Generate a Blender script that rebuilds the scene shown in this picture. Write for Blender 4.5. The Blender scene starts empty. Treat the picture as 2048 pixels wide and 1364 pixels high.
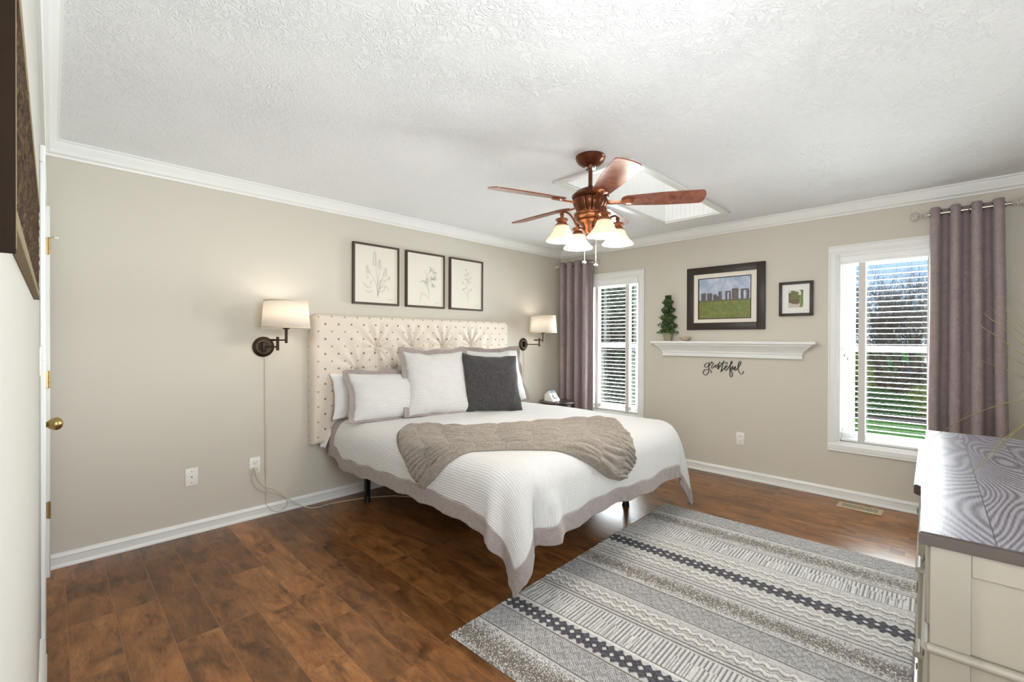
import bpy, bmesh, math, random
import numpy as np
from mathutils import Vector, Matrix, Euler, noise as mnoise

S = bpy.context.scene
COL = S.collection
PI = math.pi

# ------------------------------------------------------------------ camera
FPX = 908.98
yaw, pit, rol = .7790, -.0043, .0027
CAM = Vector((3.682, -4.614, 1.318))
fw = Vector((-math.sin(yaw) * math.cos(pit), math.cos(yaw) * math.cos(pit), math.sin(pit)))
rt = Vector((math.cos(yaw), math.sin(yaw), 0))
up = rt.cross(fw)
r2 = rt * math.cos(rol) + up * math.sin(rol)
u2 = -rt * math.sin(rol) + up * math.cos(rol)
cd = bpy.data.cameras.new('camera')
cam = bpy.data.objects.new('camera', cd)
COL.objects.link(cam)
cd.sensor_width = 36
cd.lens = FPX / 2048 * 36
cd.clip_start = .01
cd.clip_end = 400
mm = Matrix((r2, u2, -fw)).transposed().to_4x4()
mm.translation = CAM
cam.matrix_world = mm
S.camera = cam

# ------------------------------------------------------------------ view, world, sun, daylight, added fill
S.view_settings.view_transform = 'Standard'
S.view_settings.look = 'None'
S.view_settings.gamma = 1
S.view_settings.use_curve_mapping = False
S.view_settings.exposure = 0.58

W = bpy.data.worlds.new('sky_world')
S.world = W
W.use_nodes = True
nt = W.node_tree
bg = nt.nodes['Background']
tc = nt.nodes.new('ShaderNodeTexCoord')
sx = nt.nodes.new('ShaderNodeSeparateXYZ')
rp = nt.nodes.new('ShaderNodeValToRGB')
nt.links.new(tc.outputs['Generated'], sx.inputs[0])
nt.links.new(sx.outputs['Z'], rp.inputs[0])
nt.links.new(rp.outputs[0], bg.inputs[0])
rp.color_ramp.elements[0].position = 0.0
rp.color_ramp.elements[0].color = (.66, .80, 1, 1)
rp.color_ramp.elements[1].position = .55
rp.color_ramp.elements[1].color = (.12, .28, .72, 1)
e = rp.color_ramp.elements.new(.16)
e.color = (.38, .60, .97, 1)
bg.inputs[1].default_value = .78


def lamp(name, kind, loc, energy, color=(1, 1, 1), aim=None, size=.1, size_y=None, parent=None, spread=180):
    l = bpy.data.lights.new(name, kind)
    l.energy = energy
    l.color = color
    if kind == 'AREA':
        l.shape = 'RECTANGLE'
        l.size = size
        l.size_y = size_y or size
        l.spread = math.radians(spread)
    elif kind == 'POINT':
        l.shadow_soft_size = size
    elif kind == 'SUN':
        l.angle = size
    o = bpy.data.objects.new(name, l)
    COL.objects.link(o)
    o.location = loc
    if aim is not None:
        o.rotation_euler = Vector(aim).to_track_quat('-Z', 'Y').to_euler()
    if parent:
        o.parent = parent
    return o


lamp('sun', 'SUN', (2, -20, 20), 1.5, (1, .94, .84), aim=(-.35, .78, -.62), size=.01)
DAY = (.93, .96, 1.0)
lamp('window_daylight', 'AREA', (.76, .46, 1.20), 135, DAY, aim=(0, -1, .30), size=.70, size_y=1.5)
lamp('window_daylight', 'AREA', (3.32, .46, 1.20), 135, DAY, aim=(0, -1, .30), size=.70, size_y=1.5)
lamp('skylight_daylight', 'AREA', (1.92, -1.27, 3.12), 2, (.97, .98, 1), aim=(0, 0, -1), size=.5, size_y=1.5)
lamp('passage_bounce_fill', 'AREA', (3.70, -5.55, 1.1), 34, (.92, .96, 1), aim=(-.2, .35, .9), size=.8, size_y=.8)  # added upward fill lamp, no fixture stands in the passage
lamp('east_fill', 'AREA', (4.215, -4.0, 1.45), 14.5, (.92, .96, 1), aim=(-1, .03, .15), size=1.0, size_y=1.2, spread=112)  # unseen lamp added to fill the room from the east wall
lamp('passage_end_fill', 'AREA', (3.68, -6.04, 1.3), 33, (.90, .95, 1), aim=(-.25, 1, .03), size=.8, size_y=1.9)  # added fill panel before a solid wall, no window there

# ------------------------------------------------------------------ node helpers
def new_mat(name):
    m = bpy.data.materials.new(name)
    m.use_nodes = True
    n = m.node_tree
    return m, n, n.nodes['Principled BSDF']


def nd(n, t, **k):
    x = n.nodes.new(t)
    for a, b in k.items():
        if a[0] == '_':
            setattr(x, a[1:], b)
        else:
            x.inputs[a.replace('__', ' ')].default_value = b
    return x


def rgb(r, g, b):
    def f(c):
        c /= 255.
        return c / 12.92 if c <= .04045 else ((c + .055) / 1.055) ** 2.4
    return (f(r), f(g), f(b), 1)


def coords(n, scale=(1, 1, 1), uv=False, src='Object'):
    t = n.nodes.new('ShaderNodeTexCoord')
    mp = n.nodes.new('ShaderNodeMapping')
    mp.inputs['Scale'].default_value = scale
    n.links.new(t.outputs['UV' if uv else src], mp.inputs['Vector'])
    return mp.outputs[0]


def ramp(n, src, stops):
    r = n.nodes.new('ShaderNodeValToRGB')
    el = r.color_ramp.elements
    el[0].position, el[0].color = stops[0]
    el[1].position, el[1].color = stops[-1]
    for p, c in stops[1:-1]:
        x = el.new(p)
        x.color = c
    n.links.new(src, r.inputs[0])
    return r.outputs[0]


def bump(n, p, h, strength, dist):
    b = n.nodes.new('ShaderNodeBump')
    b.inputs['Strength'].default_value = strength
    b.inputs['Distance'].default_value = dist
    n.links.new(h, b.inputs['Height'])
    n.links.new(b.outputs[0], p.inputs['Normal'])
    return b


def mix(n, f, a, b, mode='MIX'):
    m = n.nodes.new('ShaderNodeMix')
    m.data_type = 'RGBA'
    m.blend_type = mode
    for s, v in ((0, f), (6, a), (7, b)):
        if hasattr(v, 'is_linked') or hasattr(v, 'node'):
            n.links.new(v, m.inputs[s])
        else:
            m.inputs[s].default_value = v
    return m.outputs[2]


def mth(n, op, a, b=0.):
    m = n.nodes.new('ShaderNodeMath')
    m.operation = op
    for s, v in ((0, a), (1, b)):
        if hasattr(v, 'node'):
            n.links.new(v, m.inputs[s])
        else:
            m.inputs[s].default_value = v
    return m.outputs[0]


def simple(name, c, rough=.5, metal=0., var=.06, nscale=30., bstr=.0, bscale=200., bdist=.001, spec=.5, coat=0.):
    """principled paint / metal / cloth with a little procedural colour variation and grain"""
    m, n, p = new_mat(name)
    p.inputs['Roughness'].default_value = rough
    p.inputs['Metallic'].default_value = metal
    p.inputs['Specular IOR Level'].default_value = spec
    p.inputs['Coat Weight'].default_value = coat
    v = coords(n)
    t = nd(n, 'ShaderNodeTexNoise', Scale=nscale, Detail=3.)
    n.links.new(v, t.inputs['Vector'])
    lo = tuple(x * (1 - var) for x in c[:3]) + (1,)
    hi = tuple(min(1, x * (1 + var)) for x in c[:3]) + (1,)
    n.links.new(mix(n, t.outputs[0], lo, hi), p.inputs['Base Color'])
    if bstr:
        t2 = nd(n, 'ShaderNodeTexNoise', Scale=bscale, Detail=2.)
        n.links.new(v, t2.inputs['Vector'])
        bump(n, p, t2.outputs[0], bstr, bdist)
    return m


M = {}
M['wall'] = simple('wall_paint', rgb(205, 199, 186), .62, var=.012, nscale=4, bstr=.25, bscale=260, bdist=.0008, spec=.3)
M['wall_white'] = simple('wall_paint_light', rgb(190, 186, 178), .6, var=.012, nscale=4, bstr=.25, bscale=260, bdist=.0008, spec=.3)
M['trim'] = simple('trim_paint', rgb(232, 232, 229), .35, var=.01, nscale=6)
M['vinyl'] = simple('window_vinyl', rgb(240, 240, 238), .3, var=.01)
M['blind'] = simple('blind_slat', rgb(240, 240, 238), .4, var=.01)
M['tape'] = simple('blind_tape', rgb(214, 210, 206), .8, var=.05, nscale=300, bstr=.5, bscale=500)
M['bronze'] = simple('bronze', rgb(62, 52, 42), .38, .75, .15, 60)
M['bronze_edge'] = simple('bronze_edge', rgb(150, 128, 92), .35, .85, .1, 60)
M['brass'] = simple('brass', rgb(172, 148, 100), .32, 1., .12, 40)
M['nickel'] = simple('nickel', rgb(176, 168, 156), .25, .9, .06, 50)
M['chrome'] = simple('chrome', rgb(225, 225, 228), .08, 1., .02, 50)
M['crystal'] = simple('crystal', rgb(205, 200, 190), .12, .35, .06, 120, spec=.8)
M['black'] = simple('black_metal', rgb(22, 21, 22), .45, .3, .1)
M['frame_dark'] = simple('frame_espresso', rgb(48, 38, 32), .42, 0, .18, 25, spec=.4)
M['frame_slim'] = simple('frame_slim', rgb(72, 58, 46), .45, .1, .15, 25)
M['mat_board'] = simple('mat_board', rgb(226, 218, 205), .9, var=.01)
M['mat_white'] = simple('mat_board_white', rgb(232, 231, 227), .9, var=.01)
M['paper'] = simple('art_paper', rgb(222, 216, 203), .9, var=.015, nscale=8)
M['ink'] = simple('ink', rgb(150, 146, 140), .9, var=.1)
M['plastic'] = simple('white_plastic', rgb(236, 233, 226), .35, var=.01)
M['slot'] = simple('slot_dark', rgb(60, 55, 50), .6)
M['cord'] = simple('cord_vinyl', rgb(205, 196, 176), .45, var=.03)
M['cordgrey'] = simple('cord_grey', rgb(184, 174, 155), .45, var=.03)
M['sheet'] = simple('white_sheet', rgb(232, 230, 228), .85, var=.02, nscale=12, bstr=.3, bscale=90, bdist=.003)
M['greybody'] = simple('pot_clay', rgb(150, 148, 120), .8, var=.15, nscale=40, bstr=.3)
M['shell'] = simple('shell_bowl', rgb(206, 188, 164), .35, .1, .25, 50)
M['lawn'] = simple('lawn_grass', rgb(104, 160, 40), .9, var=.4, nscale=3, bstr=.6, bscale=40, bdist=.03)
M['mulch'] = simple('mulch', rgb(84, 64, 50), .95, var=.5, nscale=14, bstr=.8, bscale=40, bdist=.03)
M['bark'] = simple('bark', rgb(120, 106, 92), .95, var=.3, nscale=8)
M['bark_dark'] = simple('bark_dark', rgb(62, 54, 48), .95, var=.3, nscale=8)
M['leaf_dark'] = simple('leaf_conifer', rgb(76, 92, 60), .8, var=.5, nscale=1.8)
M['leaf_mid'] = simple('leaf_shrub', rgb(72, 110, 48), .7, var=.5, nscale=2.5)
M['leaf_yellow'] = simple('leaf_spring', rgb(140, 150, 70), .7, var=.5, nscale=2.5)
M['leaf_brown'] = simple('leaf_brown', rgb(116, 96, 76), .85, var=.5, nscale=2.0)
M['drive'] = simple('driveway', rgb(196, 198, 208), .9, var=.08, nscale=2)
M['carblue'] = simple('car_paint', rgb(120, 145, 185), .3, .3, .05)


def ceiling_mat():
    m, n, p = new_mat('textured_ceiling')
    p.inputs['Base Color'].default_value = rgb(241, 242, 243)
    p.inputs['Roughness'].default_value = .85
    p.inputs['Specular IOR Level'].default_value = .2
    v = coords(n)
    w = nd(n, 'ShaderNodeTexNoise', Scale=9., Detail=2., Roughness=.6)
    n.links.new(v, w.inputs['Vector'])
    a = mix(n, .10, v, w.outputs['Color'], 'ADD')
    t = nd(n, 'ShaderNodeTexNoise', Scale=24., Detail=2.5, Roughness=.55, Distortion=1.8)
    n.links.new(a, t.inputs['Vector'])
    h = mth(n, 'ABSOLUTE', mth(n, 'SUBTRACT', t.outputs[0], .5))
    h = ramp(n, h, [(.0, (1, 1, 1, 1)), (.035, (.5, .5, .5, 1)), (.09, (0, 0, 0, 1))])
    big = nd(n, 'ShaderNodeTexNoise', Scale=3.2, Detail=2.)
    n.links.new(v, big.inputs['Vector'])
    g = ramp(n, big.outputs[0], [(.35, (.45, .45, .45, 1)), (.62, (1, 1, 1, 1))])
    h = mix(n, 1., h, g, 'MULTIPLY')
    bump(n, p, h, .6, .005)
    return m


def floor_mat():
    m, n, p = new_mat('laminate_planks')
    v = coords(n)
    br = n.nodes.new('ShaderNodeTexBrick')
    br.offset = .37
    br.offset_frequency = 3
    br.inputs['Scale'].default_value = 1
    br.inputs['Brick Width'].default_value = 1.28
    br.inputs['Row Height'].default_value = .163
    br.inputs['Mortar Size'].default_value = .0011
    br.inputs['Mortar Smooth'].default_value = .2
    br.inputs['Color1'].default_value = (0, 0, 0, 1)
    br.inputs['Color2'].default_value = (1, 1, 1, 1)
    br.inputs['Mortar'].default_value = (.5, .5, .5, 1)
    n.links.new(v, br.inputs['Vector'])
    # short printed blocks inside each plank
    br2 = n.nodes.new('ShaderNodeTexBrick')
    br2.offset = .5
    br2.inputs['Scale'].default_value = 1
    br2.inputs['Brick Width'].default_value = .53
    br2.inputs['Row Height'].default_value = .163
    br2.inputs['Mortar Size'].default_value = 0
    br2.inputs['Color1'].default_value = (0, 0, 0, 1)
    br2.inputs['Color2'].default_value = (1, 1, 1, 1)
    n.links.new(v, br2.inputs['Vector'])
    off = nd(n, 'ShaderNodeCombineXYZ')
    n.links.new(mth(n, 'MULTIPLY', br.outputs[0], 7.3), off.inputs[0])
    n.links.new(mth(n, 'MULTIPLY', br2.outputs[0], 3.7), off.inputs[1])
    va = n.nodes.new('ShaderNodeVectorMath')
    n.links.new(v, va.inputs[0])
    n.links.new(off.outputs[0], va.inputs[1])
    mp = nd(n, 'ShaderNodeMapping')
    mp.inputs['Scale'].default_value = (1.0, 3.6, 1)
    n.links.new(va.outputs[0], mp.inputs['Vector'])
    g1 = nd(n, 'ShaderNodeTexNoise', Scale=3.1, Detail=5., Roughness=.6, Distortion=.9)
    n.links.new(mp.outputs[0], g1.inputs['Vector'])
    mp2 = nd(n, 'ShaderNodeMapping')
    mp2.inputs['Scale'].default_value = (2.4, 17, 1)
    n.links.new(va.outputs[0], mp2.inputs['Vector'])
    g2 = nd(n, 'ShaderNodeTexNoise', Scale=5., Detail=4., Roughness=.65, Distortion=1.2)
    n.links.new(mp2.outputs[0], g2.inputs['Vector'])
    knot = nd(n, 'ShaderNodeTexNoise', Scale=5.2, Detail=4., Roughness=.7, Distortion=.6)
    mp3 = nd(n, 'ShaderNodeMapping')
    mp3.inputs['Scale'].default_value = (1.0, 1.7, 1)
    n.links.new(va.outputs[0], mp3.inputs['Vector'])
    n.links.new(mp3.outputs[0], knot.inputs['Vector'])
    c = ramp(n, g1.outputs[0], [(.25, rgb(82, 51, 27)), (.42, rgb(120, 78, 40)), (.58, rgb(146, 98, 54)), (.75, rgb(166, 118, 70))])
    ln = ramp(n, g2.outputs[0], [(.35, (.74, .74, .74, 1)), (.55, (1, 1, 1, 1)), (.75, (1.12, 1.12, 1.12, 1))])
    c = mix(n, 1., c, ln, 'MULTIPLY')
    kn = ramp(n, knot.outputs[0], [(.30, (.36, .32, .30, 1)), (.43, (.82, .80, .79, 1)), (.5, (1, 1, 1, 1))])
    c = mix(n, 1., c, kn, 'MULTIPLY')
    t1 = ramp(n, br.outputs[0], [(0, (.70, .68, .67, 1)), (1, (1.18, 1.16, 1.14, 1))])
    c = mix(n, 1., c, t1, 'MULTIPLY')
    t2 = ramp(n, br2.outputs[0], [(0, (.91, .90, .90, 1)), (1, (1.08, 1.07, 1.06, 1))])
    c = mix(n, 1., c, t2, 'MULTIPLY')
    c = mix(n, br.outputs['Fac'], c, rgb(150, 104, 66))
    n.links.new(c, p.inputs['Base Color'])
    p.inputs['Roughness'].default_value = .28
    p.inputs['Specular IOR Level'].default_value = .45
    hh = mth(n, 'SUBTRACT', mth(n, 'MULTIPLY', g2.outputs[0], .25), br.outputs['Fac'])
    bump(n, p, hh, .35, .0012)
    return m


def rug_mat():
    m, n, p = new_mat('woven_rug')
    a = nd(n, 'ShaderNodeVertexColor', _layer_name='Col')
    v = coords(n)
    t = nd(n, 'ShaderNodeTexNoise', Scale=420., Detail=1.)
    n.links.new(v, t.inputs['Vector'])
    f = ramp(n, t.outputs[0], [(.3, (.72, .72, .72, 1)), (.7, (1.15, 1.15, 1.15, 1))])
    n.links.new(mix(n, 1., a.outputs[0], f, 'MULTIPLY'), p.inputs['Base Color'])
    p.inputs['Roughness'].default_value = .95
    p.inputs['Specular IOR Level'].default_value = .1
    bump(n, p, t.outputs[0], .6, .003)
    return m


def vcol_mat(name, rough=.6, coat=0.):
    m, n, p = new_mat(name)
    a = nd(n, 'ShaderNodeVertexColor', _layer_name='Col')
    v = coords(n)
    t = nd(n, 'ShaderNodeTexNoise', Scale=160., Detail=2.)
    n.links.new(v, t.inputs['Vector'])
    f = ramp(n, t.outputs[0], [(.3, (.88, .88, .88, 1)), (.7, (1.1, 1.1, 1.1, 1))])
    n.links.new(mix(n, 1., a.outputs[0], f, 'MULTIPLY'), p.inputs['Base Color'])
    p.inputs['Roughness'].default_value = rough
    p.inputs['Coat Weight'].default_value = coat
    return m


def quilt_mat(name, c, pitch=.0135):
    """matelasse: rows of stitched channels running along UV x"""
    m, n, p = new_mat(name)
    p.inputs['Roughness'].default_value = .9
    p.inputs['Specular IOR Level'].default_value = .15
    p.inputs['Sheen Weight'].default_value = .15
    uv = coords(n, uv=True)
    nz = nd(n, 'ShaderNodeTexNoise', Scale=34., Detail=2.)
    n.links.new(uv, nz.inputs['Vector'])
    w = mix(n, .010, uv, nz.outputs['Color'], 'ADD')
    s = nd(n, 'ShaderNodeSeparateXYZ')
    n.links.new(w, s.inputs[0])
    row = mth(n, 'ABSOLUTE', mth(n, 'SINE', mth(n, 'MULTIPLY', s.outputs[1], PI / pitch)))
    row = mth(n, 'POWER', row, .6)
    crs = mth(n, 'ABSOLUTE', mth(n, 'SINE', mth(n, 'MULTIPLY', s.outputs[0], PI / (pitch * 1.25))))
    crs = mth(n, 'POWER', crs, .5)
    h = mth(n, 'MULTIPLY', row, mth(n, 'ADD', mth(n, 'MULTIPLY', crs, .38), .62))
    col = ramp(n, h, [(0, tuple(x * .80 for x in c[:3]) + (1,)), (.55, c), (1, c)])
    n.links.new(col, p.inputs['Base Color'])
    bump(n, p, h, .75, .0035)
    return m


def linen_mat(name, c, rough=.9, sc=1.0, wave=1.0, strength=.5):
    m, n, p = new_mat(name)
    p.inputs['Roughness'].default_value = rough
    p.inputs['Specular IOR Level'].default_value = .15
    p.inputs['Sheen Weight'].default_value = .2
    v = coords(n)
    t = nd(n, 'ShaderNodeTexNoise', Scale=26. * sc, Detail=4., Roughness=.7)
    n.links.new(v, t.inputs['Vector'])
    v2 = coords(n, (500 * sc, 500 * sc, 60 * sc))
    t2 = nd(n, 'ShaderNodeTexNoise', Scale=1., Detail=2.)
    n.links.new(v2, t2.inputs['Vector'])
    v3 = coords(n, (60 * sc, 60 * sc, 500 * sc))
    t3 = nd(n, 'ShaderNodeTexNoise', Scale=1., Detail=2.)
    n.links.new(v3, t3.inputs['Vector'])
    f = mth(n, 'MULTIPLY', mth(n, 'ADD', t2.outputs[0], t3.outputs[0]), .5)
    f2 = mth(n, 'ADD', mth(n, 'MULTIPLY', f, .7), mth(n, 'MULTIPLY', t.outputs[0], .3))
    lo = tuple(x * .68 for x in c[:3]) + (1,)
    hi = tuple(min(1, x * 1.3) for x in c[:3]) + (1,)
    n.links.new(ramp(n, f2, [(.32, lo), (.68, hi)]), p.inputs['Base Color'])
    bump(n, p, f2, strength, .002)
    return m


def fur_mat(name, c, dark, hi, scale=120., sheen=.5):
    m, n, p = new_mat(name)
    p.inputs['Roughness'].default_value = .95
    p.inputs['Specular IOR Level'].default_value = .1
    p.inputs['Sheen Weight'].default_value = sheen
    v = coords(n)
    t = nd(n, 'ShaderNodeTexNoise', Scale=scale, Detail=4., Roughness=.75, Distortion=.8)
    n.links.new(v, t.inputs['Vector'])
    n.links.new(ramp(n, t.outputs[0], [(.28, dark), (.5, c), (.72, hi)]), p.inputs['Base Color'])
    bump(n, p, t.outputs[0], .9, .006)
    return m


def dot_mat():
    """upholstery with a lattice of dark dots and a half-offset lattice of paler dots (UV in metres)"""
    m, n, p = new_mat('dotted_upholstery')
    p.inputs['Roughness'].default_value = .85
    p.inputs['Specular IOR Level'].default_value = .2
    uv = coords(n, uv=True)

    def lattice(ox, oy, px, py, r):
        s = nd(n, 'ShaderNodeSeparateXYZ')
        n.links.new(uv, s.inputs[0])
        fx = mth(n, 'SUBTRACT', mth(n, 'FRACT', mth(n, 'ADD', mth(n, 'DIVIDE', s.outputs[0], px), ox)), .5)
        fy = mth(n, 'SUBTRACT', mth(n, 'FRACT', mth(n, 'ADD', mth(n, 'DIVIDE', s.outputs[1], py), oy)), .5)
        d = mth(n, 'SQRT', mth(n, 'ADD', mth(n, 'POWER', mth(n, 'MULTIPLY', fx, px), 2.), mth(n, 'POWER', mth(n, 'MULTIPLY', fy, py), 2.)))
        return ramp(n, mth(n, 'DIVIDE', d, r * 2), [(.38, (1, 1, 1, 1)), (.52, (0, 0, 0, 1))])
    a = lattice(.68, .36, .108, .118, .0092)
    b = lattice(.18, .86, .108, .118, .0088)
    t = nd(n, 'ShaderNodeTexNoise', Scale=260., Detail=2.)
    n.links.new(coords(n), t.inputs['Vector'])
    base = mix(n, t.outputs[0], rgb(212, 200, 185), rgb(226, 215, 201))
    c = mix(n, b, base, rgb(172, 154, 132))
    c = mix(n, a, c, rgb(132, 114, 100))
    n.links.new(c, p.inputs['Base Color'])
    bump(n, p, t.outputs[0], .25, .001)
    return m


def wood_mat(name, dark, mid, hi, rough=.35, scale=(1, 8, 8), coat=.0, rings=0.):
    m, n, p = new_mat(name)
    v = coords(n, scale)
    t = nd(n, 'ShaderNodeTexNoise', Scale=5., Detail=5., Roughness=.6, Distortion=1.2)
    n.links.new(v, t.inputs['Vector'])
    f = t.outputs[0]
    n.links.new(ramp(n, f, [(.3, dark), (.5, mid), (.72, hi)]), p.inputs['Base Color'])
    p.inputs['Roughness'].default_value = rough
    p.inputs['Coat Weight'].default_value = coat
    bump(n, p, f, .15, .001)
    return m


def dresser_top_mat():
    """planks with strong cathedral grain lines, pale window sheen put into the colour"""
    m, n, p = new_mat('planked_top')
    v = coords(n)
    s = nd(n, 'ShaderNodeSeparateXYZ')
    n.links.new(v, s.inputs[0])
    idx = mth(n, 'FLOOR', mth(n, 'DIVIDE', s.outputs[0], .118))
    cb = nd(n, 'ShaderNodeCombineXYZ')
    n.links.new(mth(n, 'ADD', mth(n, 'MULTIPLY', s.outputs[0], 1.0), mth(n, 'MULTIPLY', idx, 3.13)), cb.inputs[0])
    n.links.new(mth(n, 'ADD', mth(n, 'MULTIPLY', s.outputs[1], .30), mth(n, 'MULTIPLY', idx, 5.7)), cb.inputs[1])
    t = nd(n, 'ShaderNodeTexNoise', Scale=2.6, Detail=1.5, Roughness=.4, Distortion=.3)
    n.links.new(cb.outputs[0], t.inputs['Vector'])
    ring = mth(n, 'SINE', mth(n, 'MULTIPLY', t.outputs[0], 380.))
    fine = nd(n, 'ShaderNodeTexNoise', Scale=1., Detail=3.)
    n.links.new(coords(n, (420, 20, 1)), fine.inputs['Vector'])
    f = mth(n, 'ADD', mth(n, 'MULTIPLY', ring, .30), mth(n, 'MULTIPLY', fine.outputs[0], .8))
    c = ramp(n, f, [(-.0, rgb(80, 74, 84)), (.25, rgb(112, 107, 118)), (.6, rgb(146, 143, 154)), (1, rgb(164, 161, 172))])  # brown wood paled to lavender-grey, imitating the window's sheen
    seam = mth(n, 'ABSOLUTE', mth(n, 'SUBTRACT', mth(n, 'FRACT', mth(n, 'DIVIDE', s.outputs[0], .118)), .5))
    sm = ramp(n, seam, [(.484, (1, 1, 1, 1)), (.494, (.25, .22, .22, 1))])
    n.links.new(mix(n, 1., c, sm, 'MULTIPLY'), p.inputs['Base Color'])
    p.inputs['Roughness'].default_value = .3
    p.inputs['Specular IOR Level'].default_value = .7
    bump(n, p, f, .2, .0008)
    return m


def glass_pane_mat():
    m = bpy.data.materials.new('window_glass')
    m.use_nodes = True
    n = m.node_tree
    n.nodes.remove(n.nodes['Principled BSDF'])
    o = n.nodes['Material Output']
    tr = nd(n, 'ShaderNodeBsdfTransparent')
    tr.inputs[0].default_value = (.95, .98, .97, 1)
    gl = nd(n, 'ShaderNodeBsdfGlossy', Roughness=.02)
    fr = nd(n, 'ShaderNodeFresnel', IOR=1.45)
    ms = nd(n, 'ShaderNodeMixShader')
    n.links.new(mth(n, 'MULTIPLY', fr.outputs[0], .6), ms.inputs[0])
    n.links.new(tr.outputs[0], ms.inputs[1])
    n.links.new(gl.outputs[0], ms.inputs[2])
    n.links.new(ms.outputs[0], o.inputs[0])
    return m


def translucent_mat(name, c, tr=.55, glow=None, gs=0., veins=False):
    m = bpy.data.materials.new(name)
    m.use_nodes = True
    n = m.node_tree
    p = n.nodes['Principled BSDF']
    o = n.nodes['Material Output']
    p.inputs['Roughness'].default_value = .6
    t = nd(n, 'ShaderNodeTexNoise', Scale=22. if veins else 200., Detail=4., Distortion=1.4 if veins else 0.)
    n.links.new(coords(n), t.inputs['Vector'])
    cc = mix(n, t.outputs[0], tuple(x * (.86 if veins else .96) for x in c[:3]) + (1,), c)
    n.links.new(cc, p.inputs['Base Color'])
    if glow:
        p.inputs['Emission Color'].default_value = glow
        p.inputs['Emission Strength'].default_value = gs
    tl = nd(n, 'ShaderNodeBsdfTranslucent')
    n.links.new(cc, tl.inputs[0])
    ms = nd(n, 'ShaderNodeMixShader')
    ms.inputs[0].default_value = tr
    n.links.new(p.outputs[0], ms.inputs[1])
    n.links.new(tl.outputs[0], ms.inputs[2])
    n.links.new(ms.outputs[0], o.inputs[0])
    return m


def emit_mat(name, c, s):
    m, n, p = new_mat(name)
    p.inputs['Base Color'].default_value = c
    p.inputs['Emission Color'].default_value = c
    p.inputs['Emission Strength'].default_value = s
    return m


M['ceiling'] = ceiling_mat()
M['floor'] = floor_mat()
M['rug'] = rug_mat()
M['photo'] = vcol_mat('photo_print', .5)
M['quilt'] = quilt_mat('matelasse_quilt', rgb(217, 215, 213))
M['border'] = linen_mat('taupe_linen', rgb(156, 145, 141))
M['curtain'] = linen_mat('mauve_curtain', rgb(156, 141, 141), .8, .7)
M['lining'] = simple('curtain_lining', rgb(40, 38, 44), .9)
M['charcoal'] = fur_mat('charcoal_chenille', rgb(64, 62, 64), rgb(38, 37, 40), rgb(116, 112, 110), 150, .2)
M['throw'] = fur_mat('taupe_fur', rgb(152, 141, 129), rgb(112, 102, 91), rgb(194, 184, 172), 150, .3)
M['dots'] = dot_mat()
M['fanwood'] = wood_mat('blade_walnut', rgb(92, 46, 34), rgb(132, 72, 54), rgb(164, 100, 76), .28, (3, 3, 3), .5)
M['fanmetal'] = simple('aged_copper', rgb(108, 62, 40), .3, .75, .35, 18)
M['fanmetal_lt'] = simple('copper_highlight', rgb(158, 104, 72), .28, .8, .25, 24)
M['tabletop'] = wood_mat('table_walnut', rgb(44, 34, 30), rgb(66, 52, 46), rgb(88, 74, 66), .3)
M['dresser'] = simple('dresser_paint', rgb(143, 136, 122), .5, var=.04, nscale=8)
M['dresser_edge'] = simple('dresser_edge', rgb(60, 49, 40), .45, var=.12, nscale=20)
M['dresser_top'] = dresser_top_mat()
M['glass'] = glass_pane_mat()
M['shade'] = translucent_mat('linen_lamp_shade', rgb(246, 240, 232), .62)
M['shade_rim'] = simple('shade_rim', rgb(206, 190, 168), .8)
M['alabaster'] = translucent_mat('alabaster_glass', rgb(214, 200, 182), .35, (1, .90, .78, 1), .12, True)
M['bulb'] = emit_mat('lit_bulb', (1, .9, .75, 1), 9.)
M['glow_cover'] = emit_mat('skylight_glow_cover', (.95, .97, 1, 1), .4)
M['beadboard'] = simple('beadboard_paint', rgb(240, 240, 237), .4, var=.01)
M['screen'] = simple('lcd_blue', rgb(120, 150, 185), .3)
M['dial'] = simple('dial_grey', rgb(140, 146, 158), .4)
M['woven'] = fur_mat('woven_bark', rgb(66, 50, 38), rgb(26, 18, 13), rgb(112, 92, 68), 60, 0.)
M['tan'] = simple('tan_wood', rgb(128, 114, 88), .7, var=.1, spec=.2)
M['border_dark'] = simple('dark_border', rgb(36, 27, 21), .9, var=.15, spec=.08)
M['grass_blade'] = simple('dry_grass', rgb(128, 118, 66), .7, var=.4, nscale=12)
M['vase'] = simple('vase_glaze', rgb(176, 170, 160), .35, var=.1)
M['vent'] = simple('vent_beige', rgb(186, 170, 140), .45, .2, .08)
M['leaf_topiary'] = simple('leaf_topiary', rgb(70, 92, 50), .6, var=.6, nscale=28)

# ------------------------------------------------------------------ mesh helpers
def nb():
    return bmesh.new()


def box(bm, x0, x1, y0, y1, z0, z1, bev=0., seg=2):
    r = bmesh.ops.create_cube(bm, size=1)['verts']
    for v in r:
        v.co = Vector(((x0 + x1) / 2 + v.co.x * (x1 - x0), (y0 + y1) / 2 + v.co.y * (y1 - y0), (z0 + z1) / 2 + v.co.z * (z1 - z0)))
    if bev:
        es = list({e for v in r for e in v.link_edges})
        bmesh.ops.bevel(bm, geom=es, offset=bev, segments=seg, affect='EDGES', profile=.5)
    return bm


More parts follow.
